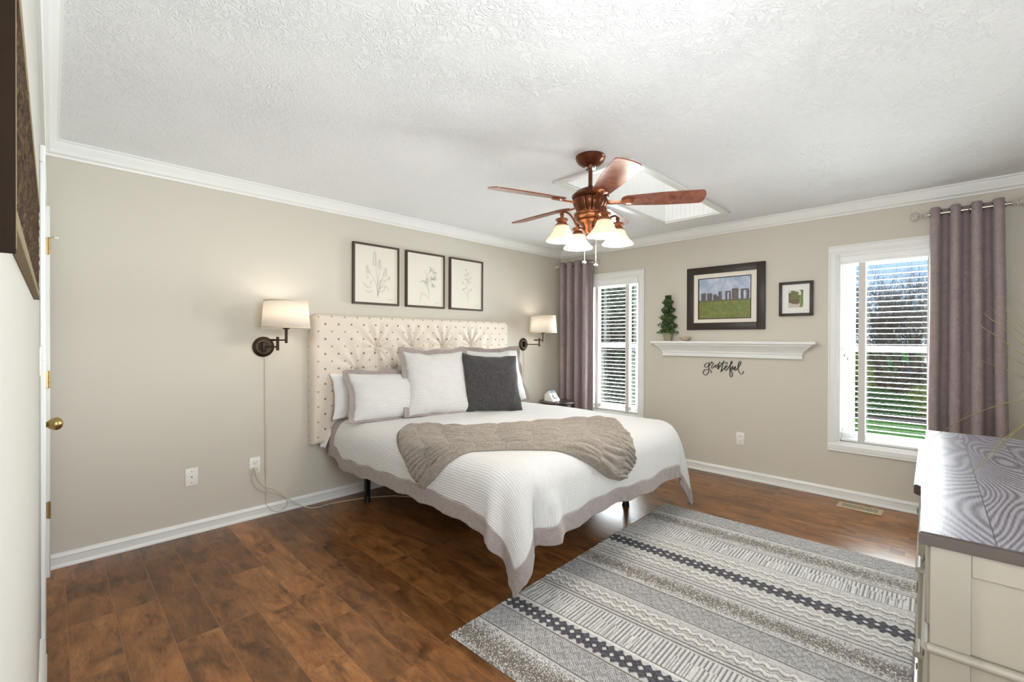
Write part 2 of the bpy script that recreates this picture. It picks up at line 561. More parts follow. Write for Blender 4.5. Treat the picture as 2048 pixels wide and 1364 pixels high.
def tube(bm, pts, r, seg=8, closed=False, cap=True):
    pts = [Vector(p) for p in pts]
    n = len(pts)
    rr = r if isinstance(r, (list, tuple)) else [r] * n
    rings = []
    prev = None
    for i, p in enumerate(pts):
        if closed:
            t = pts[(i + 1) % n] - pts[i - 1]
        else:
            t = pts[min(i + 1, n - 1)] - pts[max(i - 1, 0)]
        t.normalize()
        if prev is None:
            a = Vector((0, 0, 1)) if abs(t.z) < .9 else Vector((1, 0, 0))
            u = t.cross(a).normalized()
        else:
            u = (prev - t * prev.dot(t))
            u = u.normalized() if u.length > 1e-6 else t.orthogonal().normalized()
        prev = u
        w = t.cross(u)
        rings.append([bm.verts.new(p + (u * math.cos(2 * PI * k / seg) + w * math.sin(2 * PI * k / seg)) * rr[i]) for k in range(seg)])
    m = n if closed else n - 1
    for i in range(m):
        a, b = rings[i], rings[(i + 1) % n]
        for k in range(seg):
            bm.faces.new((a[k], a[(k + 1) % seg], b[(k + 1) % seg], b[k]))
    if cap and not closed:
        bm.faces.new(rings[0][::-1])
        bm.faces.new(rings[-1])
    return bm


def cyl(bm, p0, p1, r0, r1=None, seg=24):
    return tube(bm, [p0, p1], [r0, r0 if r1 is None else r1], seg)


def lathe(bm, prof, c=(0, 0, 0), seg=40, mat3=None, flute=None, caps=True):
    """prof: list of (radius, height); flute: fn(angle, i) -> radius factor"""
    c = Vector(c)
    rings = []
    for i, (r, h) in enumerate(prof):
        ring = []
        for k in range(seg):
            a = 2 * PI * k / seg
            f = flute(a, i) if flute else 1
            v = Vector((r * f * math.cos(a), r * f * math.sin(a), h))
            if mat3:
                v = mat3 @ v
            ring.append(bm.verts.new(c + v))
        rings.append(ring)
    for i in range(len(rings) - 1):
        for k in range(seg):
            bm.faces.new((rings[i][k], rings[i][(k + 1) % seg], rings[i + 1][(k + 1) % seg], rings[i + 1][k]))
    if caps:
        if prof[0][0] > 1e-5:
            bm.faces.new(rings[0][::-1])
        if prof[-1][0] > 1e-5:
            bm.faces.new(rings[-1])
    return bm


def prism(bm, poly, axis, a, b):
    """extrude polygon (list of 2D) along axis 'x','y','z' from a to b"""
    def P(u, v, w):
        return {'x': (w, u, v), 'y': (u, w, v), 'z': (u, v, w)}[axis]
    A = [bm.verts.new(P(u, v, a)) for u, v in poly]
    B = [bm.verts.new(P(u, v, b)) for u, v in poly]
    n = len(poly)
    for i in range(n):
        bm.faces.new((A[i], A[(i + 1) % n], B[(i + 1) % n], B[i]))
    bm.faces.new(A[::-1])
    bm.faces.new(B)
    return bm


def sheet(bm, nu, nv, fn, uvfn=None, closed_u=False):
    lay = bm.loops.layers.uv.verify() if uvfn else None
    g = [[bm.verts.new(fn(i / nu, j / nv)) for j in range(nv + 1)] for i in range(nu + (0 if closed_u else 1))]
    N = len(g)
    for i in range(nu):
        for j in range(nv):
            q = [(i, j), ((i + 1) % N if closed_u else i + 1, j), ((i + 1) % N if closed_u else i + 1, j + 1), (i, j + 1)]
            f = bm.faces.new([g[a][b] for a, b in q])
            if lay:
                for l, (a, b) in zip(f.loops, [(i, j), (i + 1, j), (i + 1, j + 1), (i, j + 1)]):
                    l[lay].uv = uvfn(a / nu, b / nv)
    return g


def part(name, bm, mat, parent=None, smooth=38, world=True, norm=True, mods=()):
    me = bpy.data.meshes.new(name)
    if norm:
        bmesh.ops.recalc_face_normals(bm, faces=bm.faces)
    bm.to_mesh(me)
    bm.free()
    me.materials.append(M[mat] if isinstance(mat, str) else mat)
    if smooth:
        me.shade_smooth()
        me.set_sharp_from_angle(angle=math.radians(smooth))
    o = bpy.data.objects.new(name, me)
    COL.objects.link(o)
    if parent:
        o.parent = parent
        if world:
            r = parent
            loc = Vector((0, 0, 0))
            while r:
                loc += Vector(r.location)
                r = r.parent
            me.transform(Matrix.Translation(-loc))
    for kind, kw in mods:
        md = o.modifiers.new(kind.lower(), kind)
        for a, b in kw.items():
            setattr(md, a, b)
    return o


def tag(o, label=None, cat=None, group=None, kind=None):
    if label:
        o['label'] = label
    if cat:
        o['category'] = cat
    if group:
        o['group'] = group
    if kind:
        o['kind'] = kind
    return o


def thing(name, label, cat, loc=(0, 0, 0), rot=None, group=None):
    o = bpy.data.objects.new(name, None)
    o.empty_display_size = .05
    COL.objects.link(o)
    o.location = loc
    if rot:
        o.rotation_euler = rot
    return tag(o, label, cat, group)


def struct(name, bm=None, mat=None, **k):
    if bm is None:
        o = thing(name, None, None)
    else:
        o = part(name, bm, mat, **k)
    o['kind'] = 'structure'
    return o


def spline(pts, n=8, closed=False):
    """Catmull-Rom through pts"""
    P = [Vector(p) for p in pts]
    if not closed:
        P = [P[0] * 2 - P[1]] + P + [P[-1] * 2 - P[-2]]
    out = []
    m = len(P)
    rng = range(m) if closed else range(1, m - 2)
    for i in rng:
        a, b, c, d = (P[i - 1], P[i], P[(i + 1) % m], P[(i + 2) % m])
        for k in range(n):
            t = k / n
            out.append(.5 * ((2 * b) + (c - a) * t + (2 * a - 5 * b + 4 * c - d) * t * t + (3 * b - a - 3 * c + d) * t ** 3))
    if not closed:
        out.append(P[-2])
    return out


def vnoise(x, y, z=0.):
    return mnoise.noise(Vector((x, y, z)))

# ================================================================== ROOM SHELL
H = 2.44
XE = 4.16          # east wall
YL = -4.649        # wall with the door, left of camera
XO = 3.25          # where that wall ends at the passage
YB = -6.1          # back of the passage


def multi(boxes, name, mat, **k):
    bm = nb()
    for b in boxes:
        box(bm, *b)
    return struct(name, bm, mat, **k)


multi([(-.12, XE + .12, YB - .1, .16, -.12, 0)], 'floor', 'floor')
# ceiling with the skylight opening (x 1.655-2.185, y -2.055..-.49)
multi([(-.12, 1.655, YB - .1, .16, H, H + .12), (2.185, XE + .12, YB - .1, .16, H, H + .12),
       (1.655, 2.185, YB - .1, -2.055, H, H + .12), (1.655, 2.185, -.49, .16, H, H + .12)], 'ceiling', 'ceiling')
multi([(-.12, 0, YL - .12, .16, 0, H)], 'wall_west', 'wall')
multi([(XE, XE + .12, YB - .1, -4.55, 0, H), (XE, XE + .12, -3.45, .16, 0, H), (XE, XE + .12, -4.55, -3.45, 0, .80), (XE, XE + .12, -4.55, -3.45, 2.10, H)], 'wall_east', 'wall')
W1 = (.40, 1.12)
W2 = (2.957, 3.677)
ZW = (.463, 2.03)
multi([(-.12, W1[0], 0, .16, 0, H), (W1[1], W2[0], 0, .16, 0, H), (W2[1], XE + .12, 0, .16, 0, H),
       (W1[0], W1[1], 0, .16, 0, ZW[0]), (W1[0], W1[1], 0, .16, ZW[1], H),
       (W2[0], W2[1], 0, .16, 0, ZW[0]), (W2[0], W2[1], 0, .16, ZW[1], H)], 'wall_north', 'wall')
DX0, DX1 = .13, .93
multi([(0, DX0, YL - .12, YL, 0, H), (DX1, XO, YL - .12, YL, 0, H), (DX0, DX1, YL - .12, YL, 2.04, H)], 'wall_south', 'wall_white')
multi([(XO - .12, XO, YB, YL - .12, 0, H)], 'wall_passage', 'wall_white')
multi([(XO - .12, XE, YB - .1, YB, 0, H)], 'wall_passage_end', 'wall_white')
# closet void behind the closed door
multi([(DX0, DX1, YL - .14, YL - .12, 0, 2.04)], 'wall_closet', 'wall_white')

# crown moulding
CR = [(0, 0), (.012, 0), (.016, .012), (.03, .022), (.038, .045), (.052, .066), (.056, .078), (.066, .082), (.066, .092), (0, .092)]


def crown(name, axis, wallpos, sgn, a, b):
    bm = nb()
    poly = [(wallpos + sgn * d, H - .092 + z) for d, z in CR]
    prism(bm, poly, axis, a, b)
    return struct(name, bm, 'trim', smooth=30)


crown('trim_1', 'y', 0, 1, YL, 0)
crown('trim_2', 'x', 0, -1, 0, XE)
crown('trim_3', 'x', YL, 1, 0, XO)
crown('trim_4', 'y', XE, -1, YB, 0)
BB = [(0, 0), (.021, 0), (.021, .008), (.016, .019), (.012, .021), (.012, .058), (.017, .062), (.014, .072), (.007, .081), (0, .083)]


def base(name, axis, wallpos, sgn, a, b):
    bm = nb()
    prism(bm, [(wallpos + sgn * d, z) for d, z in BB], axis, a, b)
    return struct(name, bm, 'trim', smooth=30)


base('baseboard_west', 'y', 0, 1, YL, 0)
base('baseboard_north', 'x', 0, -1, 0, XE)
base('baseboard_south', 'x', YL, 1, 1.0, XO)
base('baseboard_east', 'y', XE, -1, YB, 0)

# skylight: trim frame, beadboard shaft, diffuser
sk = struct('window_3')
bm = nb()
for x0, x1, y0, y1 in ((1.602, 1.660, -2.105, -.425), (2.180, 2.238, -2.105, -.425), (1.66, 2.18, -2.105, -2.05), (1.66, 2.18, -.495, -.425)):
    box(bm, x0, x1, y0, y1, H - .016, H, .004, 1)
part('casing', bm, 'trim', sk)
bm = nb()
Z1 = 3.18
# shaft walls built as narrow boards with V grooves
pit_ = .042


def boards(bm, axis, pos, sgn, a, b):
    n = int((b - a) / pit_)
    pts = []
    for i in range(n):
        u = a + i * pit_
        pts += [(u, .003), (u + .003, .007), (u + pit_ - .003, .007)]
    pts += [(a + n * pit_, .003), (b, .003)]
    for (u0, d0), (u1, d1) in zip(pts[:-1], pts[1:]):
        if axis == 'x':
            q = [(u0, pos + sgn * d0, H), (u1, pos + sgn * d1, H), (u1, pos + sgn * d1, Z1), (u0, pos + sgn * d0, Z1)]
        else:
            q = [(pos + sgn * d0, u0, H), (pos + sgn * d1, u1, H), (pos + sgn * d1, u1, Z1), (pos + sgn * d0, u0, Z1)]
        bm.faces.new([bm.verts.new(v) for v in q])


boards(bm, 'x', -2.055, 1, 1.655, 2.185)
boards(bm, 'x', -.49, -1, 1.655, 2.185)
boards(bm, 'y', 1.655, 1, -2.055, -.49)
boards(bm, 'y', 2.185, -1, -2.055, -.49)
part('shaft', bm, 'beadboard', sk, smooth=0)
bm = nb()
for q in ((1.60, 1.655, -2.11, -.43), (2.185, 2.24, -2.11, -.43), (1.6, 2.24, -2.11, -2.055), (1.6, 2.24, -.49, -.43)):
    box(bm, *q, H + .12, Z1)
part('curb', bm, 'beadboard', sk)
bm = nb()
box(bm, 1.6, 2.24, -2.11, -.43, Z1, Z1 + .02)  # unseen glowing cover added to keep the sun out of the shaft
part('pane', bm, 'glow_cover', sk)

# ------------------------------------------------------------------ windows
def window(name, x0, x1):
    w = struct(name)
    z0, z1 = ZW
    c = .070
    bm = nb()
    prof = [(0, 0), (.010, 0), (.012, .012), (.018, .02), (.018, .052), (.014, .058), (.019, .062), (.019, c), (0, c)]
    def rail(p, q, inner, horizontal, sg):
        # moulding strip, mitre ignored: profile runs outward from the opening
        poly = [(-d, inner + sg * o) for d, o in prof]
        if horizontal:
            prism(bm, [(y, z) for y, z in poly], 'x', p, q)
        else:
            prism(bm, [(z, y) for y, z in poly], 'z', p, q)
    rail(x0 - c, x1 + c, z1, True, 1)
    rail(x0 - c, x1 + c, z0, True, -1)
    rail(z0 - .0, z1 + .0, x0, False, -1)
    rail(z0 - .0, z1 + .0, x1, False, 1)
    part('casing', bm, 'trim', w, smooth=30)
    bm = nb()      # reveal + vinyl frame
    box(bm, x0, x0 + .012, 0, .16, z0, z1)
    box(bm, x1 - .012, x1, 0, .16, z0, z1)
    box(bm, x0 + .012, x1 - .012, .0005, .16, z1 - .012, z1)
    box(bm, x0 + .012, x1 - .012, .0005, .16, z0, z0 + .012)
    part('jamb', bm, 'trim', w)
    bm = nb()
    a, b = x0 + .012, x1 - .012
    f = .045
    box(bm, a, a + f, .085, .16, z0, z1, .004, 1)
    box(bm, b - f, b, .085, .16, z0, z1, .004, 1)
    box(bm, a + f, b - f, .085, .16, z1 - f, z1, .004, 1)
    box(bm, a + f, b - f, .085, .16, z0, z0 + f, .004, 1)
    part('window_frame', bm, 'vinyl', w)
    zm = 1.245
    for nm, s0, s1, y in (('lower_sash', z0 + f, zm + .025, .090), ('upper_sash', zm - .025, z1 - f, .118)):
        bm = nb()
        s = .038
        l, r = a + f, b - f
        box(bm, l, l + s, y, y + .026, s0, s1, .003, 1)
        box(bm, r - s, r, y, y + .026, s0, s1, .003, 1)
        box(bm, l + s, r - s, y, y + .026, s0, s0 + s + .006, .003, 1)
        box(bm, l + s, r - s, y, y + .026, s1 - s, s1, .003, 1)
        so = part(nm, bm, 'vinyl', w)
        bm = nb()
        box(bm, l + s, r - s, y + .011, y + .015, s0 + s + .006, s1 - s)
        part('glass_pane', bm, 'glass', so)
    return w


window('window_1', *W1)
window('window_2', *W2)


def blind(x0, x1, label, cord_side):
    t = thing('window_blind', label, 'blind', ((x0 + x1) / 2, .04, 2.0), group=None)
    z0, z1 = ZW
    a, b = x0 + .016, x1 - .016
    bm = nb()
    box(bm, x0 + .012, x1 - .012, -.002, .010, 2.0, 2.03)
    prism(bm, [(-.004, 1.945), (-.012, 1.950), (-.012, 1.962), (-.007, 1.968), (-.007, 2.005), (-.014, 2.012), (-.014, 2.022), (-.002, 2.024), (.008, 2.02), (.008, 1.95)], 'x', a - .003, b + .003)
    part('valance', bm, 'blind', t, smooth=30)
    bm = nb()
    box(bm, a, b, .012, .066, 1.965, 2.012)
    part('headrail', bm, 'blind', t)
    bm = nb()
    z = 1.930
    zs = []
    while z > .52:
        zs.append(z)
        prism(bm, [(.016, z + .0005), (.030, z + .0022), (.048, z + .0022), (.062, z + .0005), (.062, z - .0018), (.048, z), (.030, z), (.016, z - .0018)], 'x', a, b)
        z -= .0432
    part('slats', bm, 'blind', t, smooth=50)
    bm = nb()
    box(bm, a, b, .014, .064, .480, .500, .005, 2)
    part('bottom_rail', bm, 'blind', t)
    for tx in (x0 + .153, x1 - .153):
        bm = nb()
        box(bm, tx - .023, tx + .023, .0085, .0105, .478, 1.95)
        box(bm, tx - .023, tx + .023, .0665, .0685, .478, 1.95)
        part('ladder_tape', bm, 'tape', t)
    bm = nb()
    cx = a + .035 if cord_side < 0 else b - .035
    for k in range(2):
        q = cx + k * .022 - .011
        zt = 1.205 - .028 * k
        tube(bm, [(q, .0045, 1.95), (q, .0045, zt)], .0009, 5)
    cdp = part('lift_cord', bm, 'plastic', t)
    for k in range(2):
        bm = nb()
        q = cx + k * .022 - .011
        lathe(bm, [(.0015, 0), (.0045, -.008), (.0055, -.022), (.003, -.027)], (q, .0035, 1.205 - .028 * k), 10)
        part('tassel', bm, 'dial', cdp)
    return t


blind(W1[0], W1[1], 'white slatted blind with tapes in the window beside the bedside table', 1)
blind(W2[0], W2[1], 'white slatted blind with tapes in the window beside the dresser', -1)

# unseen window added in the east wall to house the fill lamp
we = struct('fill_window')
bm = nb()
for q in ((-4.62, -4.55, .73, 2.17), (-3.45, -3.38, .73, 2.17), (-4.55, -3.45, 2.10, 2.17), (-4.55, -3.45, .73, .80)):
    box(bm, XE - .018, XE, *q, .003, 1)
part('casing', bm, 'trim', we)
bm = nb()
for q in ((-4.55, -4.50, .80, 2.10), (-3.50, -3.45, .80, 2.10), (-4.50, -3.50, 2.05, 2.10), (-4.50, -3.50, .80, .85), (-4.50, -3.50, 1.43, 1.47)):
    box(bm, XE + .07, XE + .115, *q, .003, 1)
part('window_frame', bm, 'vinyl', we)
bm = nb()
box(bm, XE + .09, XE + .095, -4.50, -3.50, .85, 2.05)
part('glass_pane', bm, 'glass', we)

# ------------------------------------------------------------------ door in the south wall, seen edge-on
d = struct('door_1')
bm = nb()
box(bm, DX0, DX1, YL - .045, YL - .008, .006, 2.035)
for zc0, zc1 in ((.2, .85), (1.0, 1.9)):
    box(bm, DX0 + .12, DX1 - .12, YL - .010, YL - .004, zc0, zc1, .004, 1)
part('door_panel', bm, 'trim', d)
bm = nb()
box(bm, DX0 - .075, DX0, YL, YL + .029, 0, 2.04, .004, 1)
box(bm, DX1, DX1 + .07, YL, YL + .0175, 0, 2.04, .004, 1)
box(bm, DX0 - .075, DX1 + .07, YL, YL + .0175, 2.04, 2.11, .004, 1)
part('door_casing', bm, 'trim', d)
for z in (1.82, 1.09, .375):
    bm = nb()
    box(bm, DX0 + .002, DX0 + .005, YL - .008, YL + .028, z - .045, z + .045)
    cyl(bm, (DX0 + .006, YL + .026, z - .047), (DX0 + .006, YL + .026, z + .047), .0045, seg=12)
    for k in (-.03, 0, .03):
        box(bm, DX0 + .001, DX0 + .0115, YL + .0205, YL + .0315, z + k - .001, z + k + .001)
    hg = part('hinge', bm, 'brass', d)
bm = nb()
tube(bm, [(DX0 + .01, YL + .03, 1.866), (DX0 + .02, YL + .042, 1.868), (DX0 + .03, YL + .05, 1.864)], .002, 8)
part('door_stop', bm, 'nickel', d)
bm = nb()
cyl(bm, (DX0 + .03, YL + .049, 1.864), (DX0 + .034, YL + .060, 1.863), .0065, seg=12)
part('door_stop_tip', bm, 'plastic', d)
bm = nb()
R90 = Matrix.Rotation(-PI / 2, 3, 'X')
lathe(bm, [(.030, .0), (.030, .004), (.022, .009), (.012, .014), (.011, .026), (.020, .036), (.0272, .048), (.0285, .058), (.024, .070), (.014, .077), (0.0, .079)], (DX1 - .065, YL - .008, .942), 28, R90)
part('door_knob', bm, 'brass', d)

sw = thing('light_switch', 'white toggle light switch plate on the wall beside the door', 'light switch', (1.085, YL, 1.225))
bm = nb()
box(bm, 1.05, 1.12, YL, YL + .006, 1.168, 1.282, .002, 1)
part('plate', bm, 'plastic', sw)
bm = nb()
box(bm, 1.080, 1.090, YL + .006, YL + .020, 1.228, 1.240, .002, 1)
part('toggle', bm, 'plastic', sw)

# woven wall art, seen almost edge-on
wa = thing('wall_art', 'long brown woven wall hanging in a tan frame on the wall by the door', 'wall art', (2.44, YL, 1.5))
bm = nb()
XA, XB = 1.83, 3.06
def wv(u, v):
    x = XA + (XB - XA) * u
    z = 1.44 + .235 * v
    k = .0025 * (vnoise(x * 38, z * 38) + .8 * vnoise(x * 90 + 5, z * 90))
    return (x, YL + .0095 + k * (1 if 0 < u < 1 and 0 < v < 1 else 0), z)
sheet(bm, 300, 60, wv)
box(bm, XA, XB, YL, YL + .008, 1.44, 1.675)
part('woven_panel', bm, 'woven', wa, smooth=80)
bm = nb()
box(bm, XA - .004, XB, YL, YL + .012, 1.425, 1.440, .001, 1)
box(bm, XA - .004, XB, YL, YL + .012, 1.675, 1.69, .001, 1)
box(bm, XB, XB + .003, YL, YL + .0125, 1.40, 1.80)
part('tan_edge', bm, 'tan', wa)
bm = nb()
box(bm, XB + .003, XB + .006, YL + .002, YL + .012, 1.395, 1.80)
part('inner_border', bm, 'border_dark', wa)
bm = nb()
box(bm, XB + .006, XB + .12, YL, YL + .002, 1.395, 1.80)
part('canvas', bm, 'paper', wa)
# ================================================================== OUTSIDE
GZ = -.55


def leaves(bm, fn, n, size, seed, flat=.35):
    rnd = random.Random(seed)
    for _ in range(n):
        p = Vector(fn(rnd))
        a = Vector((rnd.gauss(0, 1), rnd.gauss(0, 1), rnd.gauss(0, 1) * .6)).normalized()
        b = a.orthogonal().normalized()
        b = (b + a.cross(b) * rnd.uniform(-1, 1)).normalized()
        s = size * rnd.uniform(.6, 1.4)
        v = [bm.verts.new(p + q) for q in (a * s, b * s * flat, -a * s, -b * s * flat)]
        bm.faces.new(v)


bm = nb()
N_ = 60
sheet(bm, 70, 70, lambda u, v: (-45 + 90 * u, -4 + 94 * v, GZ + .35 * max(0, (-4 + 94 * v - 14) / 30) + .05 * vnoise(u * 20, v * 20)))
g_ = part('ground', bm, 'lawn', norm=True)
g_['kind'] = 'structure'
bm = nb()
def bed_strip(u, v):
    x = -4 + 18 * u
    w = .9 + .35 * math.sin(x * .8)
    return (x, 8.7 + .25 * math.sin(x * 1.1) + (w + 2.2) * v, GZ + .02 + .06 * math.sin(PI * v))
sheet(bm, 60, 8, bed_strip)
o = part('mulch_bed', bm, 'mulch')
o['kind'] = 'stuff'
tag(o, 'brown mulch strip below the green shrubs on the lawn', 'mulch')
bm = nb()
prism(bm, [(-6.5, 4.6), (-1.2, 5.4), (-1.0, 7.4), (-9, 7.6)], 'z', GZ, GZ + .03)
o = part('driveway', bm, 'drive')
o['kind'] = 'structure'


def shrub(name, label, c, rx, ry, h, n, size, mat, seed, group, cone=False):
    t = thing(name, label, 'shrub' if not cone else 'tree', (c[0], c[1], GZ), group=group)
    bm = nb()
    tube(bm, [(c[0], c[1], GZ), (c[0] + .03, c[1], GZ + h * (.9 if cone else .5))], [.05 * h if cone else .05, .01], 7)
    part('trunk', bm, 'bark_dark', t)
    bm = nb()
    def f(r):
        if cone:
            z = r.random() ** 1.3
            rad = (1 - z) * (.75 + .25 * math.sin(z * 60)) + .04
            a = r.uniform(0, 2 * PI)
            q = rad * (r.random() ** .35)
            return (c[0] + rx * q * math.cos(a), c[1] + ry * q * math.sin(a), GZ + .15 + z * h)
        while True:
            x, y, z = r.uniform(-1, 1), r.uniform(-1, 1), r.uniform(0, 1)
            d_ = x * x + y * y + z * z
            lim = 1 + .35 * vnoise(x * 2 + seed, y * 2, z * 2)
            if .45 < d_ < lim:
                return (c[0] + rx * x, c[1] + ry * y, GZ + .03 + z * h)
    leaves(bm, f, n, size, seed)
    part('foliage', bm, mat, t, smooth=0, norm=False)
    return t


def bare_tree(label, x, y, h, seed, mat='bark', spread=.55, group='bare trees beyond the lawn'):
    rnd = random.Random(seed)
    t = thing('bare_tree', label, 'tree', (x, y, GZ), group=group)
    trunk, twigs = nb(), nb()

    def grow(p, d, L, r, lev):
        pts = [p]
        n = 3
        for i in range(n):
            d = (d + Vector((rnd.uniform(-1, 1), rnd.uniform(-1, 1), rnd.uniform(-.4, .6))) * .18).normalized()
            pts.append(pts[-1] + d * L / n)
        tube(trunk if lev == 0 else twigs, pts, [r * (1 - .45 * i / n) for i in range(n + 1)], 6 if lev < 2 else 3, cap=lev < 2)
        if lev >= 5:
            return
        k = (6, 4, 4, 4, 2)[lev]
        for i in range(k):
            u = rnd.uniform(.35, 1) if lev else rnd.uniform(.3, 1)
            q = pts[0].lerp(pts[-1], u) if lev else pts[min(n, int(u * n))]
            nd_ = (d + Vector((rnd.uniform(-1, 1), rnd.uniform(-1, 1), rnd.uniform(-.15, .9))) * (spread + .25)).normalized()
            grow(q, nd_, L * rnd.uniform(.5, .78), r * .5, lev + 1)
    grow(Vector((x, y, GZ)), Vector((0, 0, 1)), h * .42, h * .018, 0)
    part('trunk', trunk, mat, t)
    part('branches', twigs, mat, t)
    return t


bl = ['tall bare grey tree standing beyond the lawn', 'slender leafless tree behind the green shrubs', 'wide bare tree with tangled grey twigs', 'bare brown tree behind the lawn shrubs']
rnd = random.Random(11)
bt = [(.6, 14, 4.6), (1.5, 17, 5.2), (2.6, 15, 4.8), (3.3, 18, 5.4), (4.4, 15.5, 5.0), (1.9, 21, 6.2), (3.0, 23, 6.4), (.3, 19, 5.6), (4.6, 21, 6.0), (2.2, 13.2, 3.8), (3.8, 13.4, 3.9)]
for k, (x, y, h) in enumerate(bt):
    bare_tree(['leafless grey-brown tree among the bare trees across the lawn'][0], x, y, h, 40 + k, 'bark')
# brushy understory and evergreens behind the dresser-side window
for k, (x, y, rx, h, mat, lab) in enumerate([
        (1.2, 12.6, 1.3, 1.5, 'leaf_brown', 'brown brushy thicket beyond the green shrubs'),
        (3.4, 12.8, 1.4, 1.7, 'leaf_brown', 'brown brushy thicket beyond the green shrubs'),
        (2.3, 16.0, 1.8, 2.4, 'leaf_brown', 'brown brushy thicket beyond the green shrubs'),
        (4.6, 16.0, 1.6, 2.3, 'leaf_brown', 'brown brushy thicket beyond the green shrubs'),
        (.2, 16.0, 1.6, 2.2, 'leaf_brown', 'brown brushy thicket beyond the green shrubs')]):
    shrub('thicket', lab, (x, y), rx, .8, h, 8000, .038, mat, 70 + k, 'brown thickets beyond the lawn')
shrub('shrub', 'yellow-green leafy bush in front of the bare trees, seen past the window tape', (1.35, 11.0), .75, .6, 1.75, 9000, .032, 'leaf_yellow', 90, None)
shrub('shrub', 'low dark green spreading evergreen on the mulch strip', (2.15, 9.8), .85, .55, .62, 12000, .028, 'leaf_mid', 91, None)
shrub('shrub', 'bright yellow-green shrub at the edge of the curtain', (3.15, 10.2), .7, .5, .72, 9000, .030, 'leaf_yellow', 92, None)
# conifers close to the bedside window
for k, (x, y, rx, h, lab) in enumerate([
        (-2.6, 5.4, 1.3, 5.2, 'dense dark conifer filling the upper panes of the bedside window'),
        (-4.2, 8.2, 1.8, 6.4, 'tall dark conifer standing behind the nearer one'),
        (-1.1, 8.0, 1.0, 4.2, 'narrow conifer seen at the right edge of the bedside window')]):
    shrub('conifer', lab, (x, y), rx, rx, h, 16000, .07, 'leaf_dark', 110 + k, None, True)
shrub('shrub', 'rounded yellow-green bush by the pale driveway', (-3.3, 6.6), .8, .6, .75, 4000, .05, 'leaf_yellow', 130, None)
bare_tree('crooked dark trunk leaning in front of the conifers', -2.0, 4.6, 3.4, 77, 'bark_dark', group=None)
# distant parked car glimpsed through the brush
cr = thing('parked_car', 'pale blue parked car glimpsed between the bare trees', 'car', (4.2, 19.5, GZ + .06))
bm = nb()
prism(bm, [(-2.1, .3), (2.1, .3), (2.15, .75), (1.3, .92), (.7, 1.38), (-.9, 1.4), (-1.6, .95), (-2.15, .85)], 'y', -.85, .85)
part('car_body', bm, 'carblue', cr, world=False)
for sx_ in (-1.35, 1.35):
    for sy in (-.86, .74):
        bm = nb()
        cyl(bm, (sx_, sy, .32), (sx_, sy + .12, .32), .32, seg=20)
        part('wheel', bm, 'black', cr, world=False)
# ================================================================== BED
BX0,BX1,BYC,BHW,BR,BRO,BZT=.15,2.155,-2.0975,.9675,.20,.12,.665
def sstep(a,b,x):
    t=max(0.,min(1.,(x-a)/(b-a)));return t*t*(3-2*t)
def bed_surface(a,b,lift=0.):
    xi=BX1-BR;yi=BHW-BR;dy=b-BYC;sg=1 if dy>0 else -1
    p=max(0.,a-xi);q=max(0.,abs(dy)-yi);r=math.hypot(p,q);th=math.atan2(q,p)
    cx=min(a,xi);cy=BYC+sg*min(abs(dy),yi)
    ro=BRO+lift;f0=BR-BRO
    if r<=f0: h=r;drop=0.
    else:
        ph=(r-f0)/BRO
        if ph<math.pi/2: h=f0+ro*math.sin(ph);drop=BRO-ro*math.cos(ph)+lift
        else: h=f0+ro;drop=BRO+(r-f0-BRO*math.pi/2)+lift
    s=max(0.,drop-.05);s=s*min(1,s/.12)**.5
    w=th/(math.pi/2)
    corner=((math.exp(-((w-.40)/.15)**2)*.24+.13*math.exp(-((w-.80)/.09)**2)-.03*math.exp(-((w-.62)/.05)**2)) if sg<0 else math.exp(-((w-.5)/.15)**2)*.20) if (p>0 and q>0) else 0.
    corner-=.08*math.exp(-((w-.15)/.065)**2)*(1 if (p>0 and q>0) else 0)
    side=sstep(.5,1.,w) if r>0 else 0.
    wave=side*(.012*math.sin(a*5.1+.8)+.006*math.sin(a*11.7+2.))+(1-side)*(.03*math.sin(b*4.3+1.)+.02*math.sin(b*9.7+.5)+.17*math.exp(-((b+2.80)/.06)**2)-.08*math.exp(-((b+2.92)/.05)**2))
    h+=s*(.07+corner+wave*(1 if drop>.1 else 0)*min(1,s/.15))
    z=BZT-drop+lift
    u=max(0.,min(1.,(a-BX0)/(BX1-BX0)));v=max(-1.,min(1.,dy/BHW))
    z+=.03*(1-v*v)*(1-u**4)+.004*math.sin(a*6+b*4)*(1 if drop<.05 else 0)
    ux,uy=(math.cos(th),sg*math.sin(th)) if r>0 else (0,0)
    return (cx+ux*h,cy+uy*h,max(z,.012)-0*lift if drop>=0 and False else max(z,.012))


bed = thing('bed', 'king bed with a metal frame under the white quilted bedspread', 'bed', (1.1, BYC, 0))
bm = nb()
mpl = [(.14, -3.035), (.14, -1.16)]
for ccx, ccy, a0 in ((1.925, -1.36, 90), (1.925, -2.835, 0)):
    for k in range(9):
        a_ = math.radians(a0 - 90 * k / 8)
        mpl.append((ccx + .20 * math.cos(a_), ccy + .20 * math.sin(a_)))
prism(bm, mpl, 'z', .375, .622)
bmesh.ops.bevel(bm, geom=[e for e in bm.edges if abs(e.verts[0].co.z - e.verts[1].co.z) < 1e-5], offset=.07, segments=5, affect='EDGES', profile=.5)
part('mattress', bm, 'sheet', bed)
bm = nb()
for y in (-3.0, -2.1, -1.19):
    box(bm, .16, 2.1, y - .015, y + .015, .335, .375)
for x in (.2, 1.1, 2.0):
    box(bm, x - .015, x + .015, -3.0, -1.19, .338, .373)
part('frame_rail', bm, 'black', bed)
